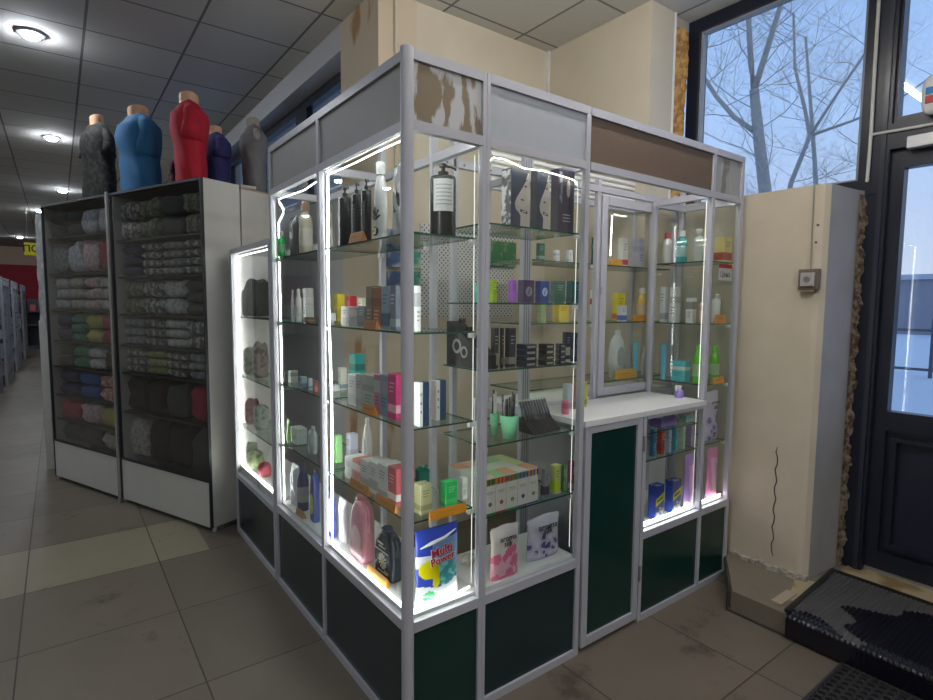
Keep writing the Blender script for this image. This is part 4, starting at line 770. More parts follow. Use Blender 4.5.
('box', 'L', 0.096, 1.2416, 0.74, 0.0854, 0.0513, 0.0801, ((0.6, 0.66, 0.66), (0.7, 0.7, 0.7)), 'carton', 'box', 'wide pale carton beside the lime green tube on the fourth shelf'),
('oval', 'L', 0.0822, 1.0138, 0.74, 0.0779, 0.0438, 0.1294, ((0.32, 0.36, 0.38), (0.5, 0.5, 0.52)), 'lotion_bottle', 'bottle', 'grey rounded bottle against the middle post on the fourth shelf'),
('bag', 'L', 0.0618, 0.7541, 0.43, 0.0551, 0.0233, 0.2119, ((0.05, 0.08, 0.7), (0.8, 0.82, 0.9)), 'washing_powder_bag', 'bag', 'narrow bag with a deep blue stripe beside the middle post on the case floor'),
('bag', 'L', 0.0857, 0.685, 0.43, 0.0732, 0.031, 0.1831, ((0.75, 0.75, 0.82), (0.55, 0.5, 0.65)), 'washing_powder_bag', 'bag', 'white and lilac bag between the blue striped bag and the pink jug'),
('jug', 'L', 0.0776, 0.486, 0.43, 0.1284, 0.0544, 0.2613, ((0.85, 0.35, 0.45), (0.9, 0.55, 0.62)), 'detergent_jug', 'jug', 'translucent pink jug on the case floor near the corner'),
('jug', 'L', 0.0907, 0.2954, 0.43, 0.1413, 0.0487, 0.1891, ((0.015, 0.025, 0.045), (0.8, 0.78, 0.7)), 'detergent_jug', 'jug', 'black jug with a daisy picture next to the corner post'),
('tag', 'L', 0.0523, 0.3023, 0.43, 0.1556, 0.0202, 0.032, ((0.75, 0.32, 0.03),), 'price_tag', 'price tag', 'orange price tag lying in front of the black jug with the daisy'),
('flat', 'L', 0.0735, 1.2294, 0.43, 0.1095, 0.0464, 0.2037, ((0.75, 0.78, 0.85), (0.2, 0.25, 0.55)), 'refill_pouch', 'pouch', 'clear and white rounded pouch at the far end of the case floor'),
('bottle', 'L', 0.0727, 1.1337, 0.43, 0.056, 0.0448, 0.24, ((0.03, 0.04, 0.16), (0.1, 0.1, 0.2)), 'detergent_bottle', 'bottle', 'navy detergent bottle behind the brown tag in the far bay'),
('jug', 'L', 0.0655, 0.9581, 0.43, 0.0515, 0.0305, 0.2457, ((0.05, 0.09, 0.35), (0.6, 0.6, 0.05)), 'detergent_jug', 'jug', 'blue jug with yellow marks against the middle post in the far bay'),
('tag', 'L', 0.0359, 1.0609, 0.43, 0.0941, 0.0235, 0.032, ((0.45, 0.2, 0.05),), 'price_tag', 'price tag', 'brown price tag on the floor of the far bay, before the navy bottle'),
('pump', 'F', 0.2078, 0.1143, 1.668, 0.0873, 0.0873, 0.2479, ((0.015, 0.017, 0.02), (0.62, 0.64, 0.66)), 'pump_bottle', 'bottle', 'large black pump bottle with a white label, alone behind the narrow corner pane'),
('box', 'F', 0.0772, 0.0694, 1.355, 0.0185, 0.0185, 0.1476, ((0.88, 0.9, 0.92), (0.5, 0.52, 0.55)), 'carton', 'box', 'tall white carton just right of the corner post on the second shelf'),
('book', 'F', 0.0861, 0.0572, 1.047, 0.0377, 0.0339, 0.1443, ((0.03, 0.08, 0.18), (0.85, 0.86, 0.88)), 'slim_carton', 'box', 'white and navy carton next to the corner post on the third shelf'),
('book', 'F', 0.1868, 0.1081, 1.047, 0.0396, 0.0357, 0.1374, ((0.03, 0.08, 0.18), (0.85, 0.86, 0.88)), 'slim_carton', 'box', 'white and navy carton on the third shelf, the one away from the corner post'),
('box', 'F', 0.1081, 0.0827, 0.74, 0.0446, 0.0446, 0.1029, ((0.45, 0.45, 0.25), (0.25, 0.26, 0.14)), 'carton', 'box', 'olive gold carton with a dark green gift box behind it, near the corner post'),
('bow', 'F', 0.184, 0.2057, 0.74, 0.0441, 0.0308, 0.1068, ((0.0, 0.12, 0.09),), 'gift_box', 'gift box', 'dark green gift box with a bow behind the olive carton'),
('box', 'F', 0.2197, 0.0893, 0.74, 0.0474, 0.0379, 0.0881, ((0.02, 0.6, 0.15), (0.1, 0.7, 0.2)), 'carton', 'box', 'bright green carton behind the orange tag, above the multi power bag'),
('box', 'F', 0.2984, 0.1104, 0.74, 0.0227, 0.0204, 0.0801, ((0.7, 0.76, 0.76), (0.6, 0.65, 0.68)), 'carton', 'box', 'pale bluish carton beside the bright green carton'),
('tag', 'F', 0.1608, 0.009, 0.74, 0.1474, 0.0118, 0.032, ((0.7, 0.3, 0.02),), 'price_tag', 'price tag', 'orange price tag with a line of print above the multi power bag'),
('multibag', 'F', 0.1528, 0.063, 0.43, 0.1771, 0.0334, 0.2572, ((0.05, 0.1, 0.6), (0.75, 0.7, 0)), 'washing_powder_bag', 'bag', 'blue washing powder bag reading Multi Power beside the corner post'),
('bag', 'F', 0.4002, 0.2173, 0.43, 0.0671, 0.0341, 0.0259, ((0.6, 0.58, 0.52), (0.65, 0.6, 0.55)), 'washing_powder_bag', 'bag', 'pale cream bag lying low behind the multi power bag'),
('dye', 'F', 0.501, 0.0771, 1.725, 0.0891, 0.0535, 0.2061, ((0.06, 0.07, 0.12), (0.7, 0.7, 0.72)), 'hair_dye_box', 'box', 'hair dye box with a silver side, leftmost of the boxes showing a pale face'),
('dye', 'F', 0.615, 0.0687, 1.725, 0.0615, 0.0369, 0.2146, ((0.06, 0.07, 0.12), (0.06, 0.06, 0.07)), 'hair_dye_box', 'box', 'hair dye box with a pale face, in the middle of the three'),
('dye2', 'F', 0.7327, 0.0654, 1.725, 0.0891, 0.0401, 0.2364, ((0.05, 0.04, 0.07), (0.04, 0.03, 0.06)), 'hair_dye_box', 'box', 'dark purple hair dye box, rightmost of the three, with a small portrait'),
('box', 'F', 0.3498, 0.1089, 1.452, 0.0176, 0.0176, 0.069, ((0.15, 0.5, 0.4), (0.2, 0.55, 0.45)), 'carton', 'box', 'small teal carton beside the lime carton behind the second post'),
('box', 'F', 0.3877, 0.0607, 1.452, 0.0211, 0.0211, 0.0792, ((0.3, 0.45, 0.03), (0.35, 0.5, 0.05)), 'carton', 'box', 'small lime green carton just right of the second post'),
('box', 'F', 0.4791, 0.0616, 1.452, 0.0228, 0.0228, 0.0821, ((0.45, 0.15, 0.7), (0.5, 0.2, 0.75)), 'carton', 'box', 'bright violet carton at the left of the row with round emblems'),
('emblem', 'F', 0.5504, 0.0666, 1.452, 0.0544, 0.0327, 0.0839, ((0.06, 0.03, 0.12), (0.3, 0.3, 0.35)), 'carton', 'box', 'dark purple carton with a round grey emblem'),
('emblem', 'F', 0.6324, 0.0645, 1.452, 0.0476, 0.0286, 0.0829, ((0.04, 0.08, 0.35), (0.65, 0.7, 0.85)), 'carton', 'box', 'blue carton with a round white leaf emblem'),
('box', 'F', 0.7178, 0.0659, 1.452, 0.0523, 0.0314, 0.0855, ((0.08, 0.2, 0.15), (0.06, 0.15, 0.12)), 'carton', 'box', 'dull green carton next to the blue emblem carton'),
('box', 'F', 0.8135, 0.0675, 1.452, 0.0574, 0.0344, 0.0884, ((0.02, 0.13, 0.12), (0.02, 0.1, 0.1)), 'carton', 'box', 'dark teal carton at the right end of the emblem row'),
('display', 'F', 0.362, 0.157, 1.215, 0.0611, 0.2226, 0.1663, ((0.012, 0.012, 0.015), (0.5, 0.5, 0.5)), 'display_stand', 'display stand', 'black sloping counter display with pale ring prints behind the second post'),
('box', 'F', 0.4061, 0.0703, 1.215, 0.0225, 0.0203, 0.1454, ((0.03, 0.03, 0.04), (0.3, 0.28, 0.22)), 'carton', 'box', 'black and silver carton just right of the second post, third shelf'),
('box', 'F', 0.4354, 0.0658, 1.215, 0.0114, 0.0114, 0.1453, ((0.02, 0.02, 0.03), (0.1, 0.1, 0.1)), 'carton', 'box', 'narrow black carton in the middle of the three upright black ones'),
('box', 'F', 0.4829, 0.0733, 1.215, 0.0327, 0.0262, 0.1436, ((0.02, 0.025, 0.045), (0.3, 0.28, 0.25)), 'carton', 'box', 'black carton with a grey square, beside the flat stacked boxes'),
('box', 'F', 0.8769, 0.1619, 1.215, 0.0293, 0.0234, 0.1154, ((0.03, 0.03, 0.05), (0.5, 0.45, 0.3)), 'carton', 'box', 'dark upright carton with gold top behind the flat stacks'),
('box', 'F', 0.8428, 0.0827, 1.215, 0.0314, 0.0251, 0.1176, ((0.02, 0.025, 0.05), (0.05, 0.06, 0.1)), 'carton', 'box', 'dark upright carton at the far right end of the third shelf'),
('box', 'F', 0.5391, 0.046, 1.215, 0.057, 0.0513, 0.0205, ((0.012, 0.018, 0.05), (0.35, 0.33, 0.3)), 'flat_carton', 'box', 'flat dark carton of the left stack, lowest layer'),
('box', 'F', 0.5391, 0.046, 1.2365, 0.057, 0.0513, 0.0205, ((0.012, 0.018, 0.05), (0.35, 0.33, 0.3)), 'flat_carton', 'box', 'flat dark carton of the left stack, second layer up'),
('box', 'F', 0.5391, 0.046, 1.258, 0.057, 0.0513, 0.0205, ((0.012, 0.018, 0.05), (0.35, 0.33, 0.3)), 'flat_carton', 'box', 'flat dark carton of the left stack, third layer up'),
('box', 'F', 0.5391, 0.046, 1.2795, 0.057, 0.0513, 0.0205, ((0.012, 0.018, 0.05), (0.35, 0.33, 0.3)), 'flat_carton', 'box', 'flat dark carton of the left stack, topmost layer'),
('box', 'F', 0.6366, 0.0409, 1.215, 0.0458, 0.0412, 0.0198, ((0.015, 0.015, 0.02), (0.35, 0.33, 0.3)), 'flat_carton', 'box', 'flat dark carton of the middle stack, lowest layer'),
('box', 'F', 0.6366, 0.0409, 1.2358, 0.0458, 0.0412, 0.0198, ((0.015, 0.015, 0.02), (0.35, 0.33, 0.3)), 'flat_carton', 'box', 'flat dark carton of the middle stack, second layer up'),
('box', 'F', 0.6366, 0.0409, 1.2567, 0.0458, 0.0412, 0.0198, ((0.015, 0.015, 0.02), (0.35, 0.33, 0.3)), 'flat_carton', 'box', 'flat dark carton of the middle stack, third layer up'),
('box', 'F', 0.6366, 0.0409, 1.2775, 0.0458, 0.0412, 0.0198, ((0.015, 0.015, 0.02), (0.35, 0.33, 0.3)), 'flat_carton', 'box', 'flat dark carton of the middle stack, topmost layer'),
('box', 'F', 0.7073, 0.0342, 1.215, 0.031, 0.0279, 0.0195, ((0.012, 0.018, 0.05), (0.35, 0.33, 0.3)), 'flat_carton', 'box', 'flat dark carton of the right stack, lowest layer'),
('box', 'F', 0.7073, 0.0342, 1.2355, 0.031, 0.0279, 0.0195, ((0.012, 0.018, 0.05), (0.35, 0.33, 0.3)), 'flat_carton', 'box', 'flat dark carton of the right stack, second layer up'),
('box', 'F', 0.7073, 0.0342, 1.2559, 0.031, 0.0279, 0.0195, ((0.012, 0.018, 0.05), (0.35, 0.33, 0.3)), 'flat_carton', 'box', 'flat dark carton of the right stack, third layer up'),
('box', 'F', 0.7073, 0.0342, 1.2764, 0.031, 0.0279, 0.0195, ((0.012, 0.018, 0.05), (0.35, 0.33, 0.3)), 'flat_carton', 'box', 'flat dark carton of the right stack, topmost layer'),
('cupsolo', 'F', 0.3541, 0.1129, 0.947, 0.0253, 0.0253, 0.1359, ((0.7, 0.7, 0.72),), 'pen_cup', 'cup', 'small silver cup of sticks left of the second post'),
('cup', 'F', 0.472, 0.1483, 0.947, 0.036, 0.036, 0.0835, ((0.25, 0.75, 0.45),), 'pen_cup', 'cup', 'mint green cup beside the post, holding slim tools'),
('cup', 'F', 0.4837, 0.0756, 0.947, 0.0701, 0.0701, 0.0866, ((0.25, 0.75, 0.45),), 'pen_cup', 'cup', 'larger mint green cup full of pens, beside the sloped pencil tray'),
('tray', 'F', 0.6591, 0.0917, 0.947, 0.1494, 0.0822, 0.0563, ((0.03, 0.025, 0.025),), 'pencil_tray', 'tray', 'black sloped tray holding a row of black cosmetic pencils'),
('round', 'F', 0.8714, 0.1559, 0.947, 0.0313, 0.0313, 0.0935, ((0.75, 0.2, 0.28),), 'sponge', 'sponge', 'pink sponge puff at the right end of the pencil tray'),
('box', 'F', 0.665, 0.0605, 0.688, 0.0258, 0.0206, 0.1141, ((0.35, 0.33, 0.35), (0.1, 0.08, 0.1)), 'tea_carton', 'box', 'grey carton with a round badge beside the striped awning boxes'),
('box', 'F', 0.7237, 0.0631, 0.688, 0.0324, 0.0259, 0.1186, ((0.6, 0.65, 0.2), (0.5, 0.7, 0.02)), 'tea_carton', 'box', 'yellow green carton beside the grey badge carton'),
('box', 'F', 0.7671, 0.0578, 0.688, 0.0154, 0.0154, 0.1112, ((0.1, 0.22, 0.1), (0.12, 0.3, 0.12)), 'tea_carton', 'box', 'narrow dark green carton next to the floral carton'),
('box', 'F', 0.8103, 0.0528, 0.688, 0.0314, 0.0251, 0.1194, ((0.3, 0.08, 0.12), (0.5, 0.3, 0.35)), 'tea_carton', 'box', 'floral dark red carton at the right end of the bottom shelf'),
('aroma', 'F', 0.445, 0.0476, 0.43, 0.1363, 0.0347, 0.195, ((0.85, 0.2, 0.38), (0.9, 0.5, 0.62)), 'refill_pouch', 'pouch', 'pink aroma silk pouch on the floor of the middle bay'),
('aroma', 'F', 0.6797, 0.0828, 0.43, 0.1765, 0.0449, 0.1693, ((0.5, 0.48, 0.65), (0.12, 0.1, 0.3)), 'refill_pouch', 'pouch', 'lilac aroma silk pouch with dark violet petals, middle bay'),
('box', 'F', 0.9644, 0.421, 1.652, 0.0361, 0.0217, 0.0783, ((0.02, 0.12, 0.08), (0.3, 0.4, 0.35)), 'carton', 'box', 'dark green carton far left in the rear case, seen behind the emblem row'),
('box', 'F', 1.11, 0.4598, 1.652, 0.0277, 0.0194, 0.0589, ((0.75, 0.77, 0.8), (0.5, 0.5, 0.6)), 'carton', 'box', 'white carton in the rear case above the green emblem cartons, left one'),
('box', 'F', 1.2018, 0.46, 1.652, 0.0283, 0.0198, 0.0647, ((0.7, 0.72, 0.76), (0.6, 0.6, 0.62)), 'carton', 'box', 'white carton in the rear case above the green emblem cartons, right one'),
('box', 'F', 1.3454, 0.4149, 1.652, 0.0367, 0.0294, 0.1343, ((0.01, 0.09, 0.06), (0.05, 0.2, 0.15)), 'carton', 'box', 'dark green carton by the post left of the framed window pane'),
('box', 'F', 1.6293, 0.4677, 1.652, 0.0436, 0.0349, 0.1554, ((0.82, 0.8, 0.78), (0.6, 0.1, 0.15)), 'carton', 'box', 'white carton with red foot behind the framed pane, top shelf'),
('box', 'F', 1.7425, 0.4489, 1.652, 0.0464, 0.0371, 0.1621, ((0.5, 0.48, 0.58), (0.4, 0.4, 0.5)), 'carton', 'box', 'lilac grey carton behind the framed pane, top shelf'),
('tag', 'F', 1.4839, 0.3994, 1.652, 0.0922, 0.0184, 0.032, ((0.75, 0.32, 0.03),), 'price_tag', 'price tag', 'orange price tag on the top shelf behind the framed pane'),
('box', 'F', 0.9708, 0.4132, 1.36, 0.0324, 0.0259, 0.1866, ((0.35, 0.45, 0.2), (0.3, 0.4, 0.2)), 'carton', 'box', 'pale green carton in the rear case behind the blue emblem carton'),
('box', 'F', 1.141, 0.4508, 1.36, 0.0683, 0.041, 0.0949, ((0.7, 0.55, 0.05), (0.6, 0.5, 0.1)), 'carton', 'box', 'low yellow carton in the rear case under the green emblem cartons'),
('box', 'F', 1.3487, 0.4159, 1.36, 0.039, 0.0312, 0.1622, ((0.85, 0.85, 0.85), (0.5, 0.1, 0.1)), 'carton', 'box', 'white carton with small red square by the post left of the framed pane'),
('box', 'F', 1.6473, 0.4992, 1.36, 0.063, 0.0378, 0.1532, ((0.8, 0.65, 0.02), (0.7, 0.2, 0.05)), 'carton', 'box', 'yellow carton behind the framed pane on the middle shelf'),
('box', 'F', 1.5681, 0.4142, 1.36, 0.0467, 0.028, 0.0849, ((0.75, 0.77, 0.85), (0.1, 0.15, 0.5)), 'carton', 'box', 'small white and blue box in front of the yellow carton'),
('bottle', 'F', 1.7771, 0.4409, 1.36, 0.0609, 0.0609, 0.1836, ((0.8, 0.55, 0.15), (0.8, 0.75, 0.7)), 'lotion_bottle', 'bottle', 'yellow bottle with white cap behind the framed pane'),
('tag', 'F', 1.6936, 0.4011, 1.36, 0.1095, 0.0219, 0.0335, ((0.7, 0.28, 0.03),), 'price_tag', 'price tag', 'orange price tag in front of the yellow bottle behind the framed pane'),
('bottle', 'F', 1.3905, 0.4493, 1.052, 0.038, 0.038, 0.2122, ((0.12, 0.07, 0.03), (0.03, 0.03, 0.03)), 'lotion_bottle', 'bottle', 'dark brown bottle by the post left of the framed pane'),
('oval', 'F', 1.5815, 0.4512, 1.052, 0.1313, 0.0615, 0.2631, ((0.6, 0.62, 0.62), (0.7, 0.7, 0.7)), 'shampoo_bottle', 'bottle', 'big rounded clear bottle behind the framed pane on the lowest shelf'),
('tube', 'F', 1.7255, 0.4342, 1.052, 0.0465, 0.0279, 0.1949, ((0.2, 0.55, 0.7), (0.2, 0.6, 0.75)), 'cream_tube', 'tube', 'pale blue tube behind the framed pane'),
('bottle', 'F', 1.8044, 0.4349, 1.052, 0.0294, 0.0294, 0.1655, ((0.8, 0.8, 0.8), (0.7, 0.7, 0.7)), 'lotion_bottle', 'bottle', 'slim white bottle beside the pale blue tube'),
('tag', 'F', 1.5953, 0.4029, 1.052, 0.1691, 0.0254, 0.0497, ((0.75, 0.4, 0.08),), 'price_tag', 'price tag', 'orange price tag before the big rounded clear bottle'),
('bottle', 'L', 1.7866, 0.2991, 1.67, 0.0524, 0.0524, 0.1639, ((0.75, 0.72, 0.72), (0.6, 0.1, 0.12)), 'lotion_bottle', 'bottle', 'white bottle with red foot on the top shelf of the case by the pillar'),
('bottle', 'L', 1.7857, 0.2129, 1.67, 0.0507, 0.0507, 0.1657, ((0.08, 0.45, 0.45), (0.85, 0.85, 0.85)), 'lotion_bottle', 'bottle', 'teal bottle with a white cap on the top shelf of the case by the pillar'),
('bottle', 'L', 1.7848, 0.1196, 1.67, 0.0488, 0.0488, 0.1663, ((0.72, 0.75, 0.68), (0.85, 0.85, 0.85)), 'lotion_bottle', 'bottle', 'clear pale bottle with a white cap beside the teal one'),
('box', 'F', 1.9079, 0.0553, 1.67, 0.083, 0.0498, 0.1264, ((0.8, 0.65, 0.25), (0.45, 0.06, 0.04)), 'tea_carton', 'box', 'red and yellow carton on the top shelf next to the pillar'),
('box', 'L', 1.7756, 0.2999, 1.357, 0.0307, 0.0307, 0.1885, ((0.7, 0.72, 0.74), (0.4, 0.42, 0.45)), 'carton', 'box', 'tall white and grey carton at the inner post, middle shelf by the pillar'),
('box', 'L', 1.7798, 0.2379, 1.357, 0.0391, 0.0391, 0.1871, ((0.75, 0.75, 0.77), (0.5, 0.5, 0.52)), 'carton', 'box', 'tall white carton second from the inner post, middle shelf by the pillar'),
('box', 'L', 1.7893, 0.1484, 1.357, 0.038, 0.038, 0.1294, ((0.88, 0.88, 0.86), (0.3, 0.3, 0.3)), 'carton', 'box', 'shorter white carton with black marks, middle shelf by the pillar'),
('round', 'L', 1.7652, 0.0719, 1.357, 0.0299, 0.0299, 0.1039, ((0.85, 0.6, 0.5),), 'cream_jar', 'jar', 'peach coloured round jar on the middle shelf by the pillar'),
('pump', 'F', 1.9282, 0.0918, 1.357, 0.0429, 0.0429, 0.1526, ((0.75, 0.76, 0.75), None), 'pump_bottle', 'bottle', 'clear pump bottle behind an orange tag on the middle shelf by the pillar'),
('tag', 'F', 1.8408, 0.0198, 1.357, 0.0968, 0.0194, 0.046, ((0.7, 0.28, 0.06),), 'price_tag', 'price tag', 'orange price tag under the clear pump bottle'),
('tube', 'L', 1.7625, 0.2843, 1.05, 0.041, 0.0246, 0.188, ((0.2, 0.55, 0.75), (0.2, 0.6, 0.8)), 'cream_tube', 'tube', 'sky blue tube at the inner post above the counter'),
('box', 'L', 1.7855, 0.1931, 1.05, 0.0837, 0.0502, 0.1046, ((0.1, 0.6, 0.65), (0.75, 0.77, 0.77)), 'tissue_box', 'box', 'white and turquoise box on the lowest shelf beside the green bottles'),
('bottle', 'L', 1.775, 0.0883, 1.05, 0.0492, 0.0492, 0.1964, ((0.15, 0.6, 0.03), (0.2, 0.7, 0.05)), 'gel_bottle', 'bottle', 'green bottle next to the turquoise box'),
('bottle', 'F', 1.9257, 0.0843, 1.05, 0.0479, 0.0479, 0.1852, ((0.12, 0.55, 0.03), (0.2, 0.65, 0.05)), 'gel_bottle', 'bottle', 'green bottle behind the end pane, above an orange tag'),
('tag', 'F', 1.8446, 0.0206, 1.05, 0.1045, 0.0209, 0.0339, ((0.75, 0.33, 0.05),), 'price_tag', 'price tag', 'orange price tag under the green bottle at the end pane'),
('aroma2', 'F', 1.8846, 0.0722, 0.741, 0.1288, 0.0437, 0.2569, ((0.55, 0.5, 0.75), (0.2, 0.15, 0.4)), 'refill_pouch', 'pouch', 'violet aroma silk pouch beside the pillar, above the pink pouch'),
('bag', 'F', 1.895, 0.0568, 0.43, 0.0975, 0.0331, 0.2672, ((0.9, 0.3, 0.6), (0.95, 0.5, 0.75)), 'refill_pouch', 'pouch', 'bright pink pouch behind the end pane, under the violet one'),
('box', 'F', 1.481, 0.0829, 0.8655, 0.1296, 0.0648, 0.0441, ((0.25, 0.18, 0.5), (0.3, 0.25, 0.55)), 'carton', 'box', 'long purple carton on the upper glass shelf of the low service window'),
('box', 'F', 1.6571, 0.0703, 0.8655, 0.0665, 0.0399, 0.037, ((0.2, 0.45, 0.45), (0.3, 0.5, 0.5)), 'carton', 'box', 'dull teal carton on the upper glass shelf of the low service window'),
('box', 'F', 1.3692, 0.0604, 0.737, 0.0206, 0.0206, 0.132, ((0.05, 0.25, 0.4), (0.05, 0.2, 0.35)), 'carton', 'box', 'dark blue carton leftmost in the lower window of the service counter'),
('box', 'F', 1.4345, 0.063, 0.737, 0.0256, 0.0256, 0.1223, ((0.5, 0.08, 0.04), (0.4, 0.05, 0.03)), 'carton', 'box', 'brick red carton in the lower window of the service counter'),
('box', 'F', 1.4943, 0.0607, 0.737, 0.0211, 0.0211, 0.1206, ((0.5, 0.65, 0.75), (0.4, 0.5, 0.65)), 'carton', 'box', 'pale blue carton between the red and the teal carton, service counter'),
('box', 'F', 1.5533, 0.0608, 0.737, 0.0213, 0.0213, 0.118, ((0.05, 0.4, 0.45), (0.05, 0.35, 0.4)), 'carton', 'box', 'teal carton in the lower window of the service counter'),
('box', 'F', 1.6138, 0.0609, 0.737, 0.0215, 0.0215, 0.1153, ((0.45, 0.65, 0.5), (0.4, 0.6, 0.45)), 'carton', 'box', 'pale green carton in the lower window of the service counter'),
('box', 'F', 1.6942, 0.0654, 0.737, 0.0303, 0.0303, 0.1082, ((0.3, 0.22, 0.45), (0.3, 0.25, 0.4)), 'carton', 'box', 'dull purple carton rightmost in the lower window of the service counter'),
('bluebox', 'F', 1.4125, 0.0612, 0.43, 0.0697, 0.0418, 0.1614, ((0.02, 0.05, 0.3), (0.8, 0.75, 0.02)), 'washing_powder_box', 'box', 'blue and yellow powder box, left of the pair under the counter'),
('bluebox', 'F', 1.5545, 0.062, 0.43, 0.0722, 0.0433, 0.1595, ((0.02, 0.05, 0.3), (0.8, 0.75, 0.02)), 'washing_powder_box', 'box', 'blue and yellow powder box, right of the pair under the counter'),
('bag', 'F', 1.6792, 0.0548, 0.43, 0.0857, 0.0291, 0.27, ((0.5, 0.3, 0.75), (0.85, 0.4, 0.8)), 'refill_pouch', 'pouch', 'violet and pink pouch beside the blue and yellow powder boxes'),
('bundle', 'L', 0.125, 1.9826, 1.36, 0.1069, 0.1576, 0.2296, ((0.07, 0.08, 0.08),), 'folded_bag', 'bag', 'dark grey folded bag on the top shelf of the low case'),
('bundle', 'L', 0.0696, 2.0534, 1.36, 0.0326, 0.0485, 0.1635, ((0.12, 0.13, 0.13),), 'folded_bag', 'bag', 'small grey bag at the far end of the low case top shelf'),
('bundle', 'L', 0.0862, 1.8448, 1.0, 0.0807, 0.0812, 0.2179, ((0.5, 0.4, 0.4),), 'garment_bundle', 'clothing', 'pinkish white bundle on the middle shelf of the low case'),
('bundle', 'L', 0.0819, 2.043, 1.0, 0.0488, 0.0726, 0.1764, ((0.4, 0.42, 0.36),), 'garment_bundle', 'clothing', 'pale grey bundle on the middle shelf of the low case'),
('bundle', 'L', 0.0866, 1.8508, 0.69, 0.0814, 0.0819, 0.1589, ((0.55, 0.6, 0.55),), 'garment_bundle', 'clothing', 'whitish bundle on the lower shelf of the low case'),
('bundle', 'L', 0.0868, 2.0419, 0.69, 0.0554, 0.0823, 0.1667, ((0.45, 0.15, 0.2),), 'garment_bundle', 'clothing', 'dark red bundle on the lower shelf of the low case'),
('bundle', 'L', 0.0778, 1.7756, 0.43, 0.0642, 0.0646, 0.0847, ((0.7, 0.1, 0.15),), 'garment_bundle', 'clothing', 'red bundle on the floor of the low case nearest the kiosk'),
('bundle', 'L', 0.0861, 1.9816, 0.43, 0.0805, 0.081, 0.1081, ((0.5, 0.6, 0.3),), 'garment_bundle', 'clothing', 'yellow green bundle in the middle of the low case floor'),
('bundle', 'L', 0.079, 2.0471, 0.43, 0.0451, 0.067, 0.1523, ((0.6, 0.65, 0.5),), 'garment_bundle', 'clothing', 'pale bundle at the far end of the low case floor'),
]

# ------------------------------------------------------------------ goods on the shelves
def prod(c, rough=.35, var=.1): return pbr(c, rough, 0, var, 45, name='packaging')
ORANGE_PRINT = prod((.12, .06, .02))
def pillow(mb, w, d, h, mi=0, seed=0, n=(22, 28), pinch=.1, lumps=1.):
    rd = random.Random(seed); a, b = rd.uniform(0, 6), rd.uniform(0, 6)
    def th(u, v):
        e = max(0, math.sin(PI * u)) ** .45 * (max(0, min(1, (1 - v) / .22)) ** .6) * (min(1, (v + .02) / .05) ** .4)
        return d / 2 * e * (1 + lumps * (.09 * math.sin(11 * u + a + 5 * v) + .07 * math.sin(17 * v + b + 7 * u)))
    def hw(v): return w / 2 * (1 - .05 * math.sin(PI * v) + .02 * math.sin(9 * v + a))
    mb.grid(n[0], n[1], lambda u, v: ((2 * u - 1) * hw(v), -th(u, v), h * v + .006 * math.sin(5 * u + a) * v * lumps), mi)
    mb.grid(n[0], n[1], lambda u, v: ((1 - 2 * u) * hw(v), th(1 - u, v), h * v + .006 * math.sin(5 * (1 - u) + a) * v * lumps), (lambda u, v: mi(1 - u, v)) if callable(mi) else mi)
    return mb
def blob(u, v, k): return .5 + .25 * math.sin(13 * u + k) * math.cos(11 * v + 2 * k) + .25 * math.sin(23 * u * v + 5 * k + 7 * v)
ITEMCOUNT = 0
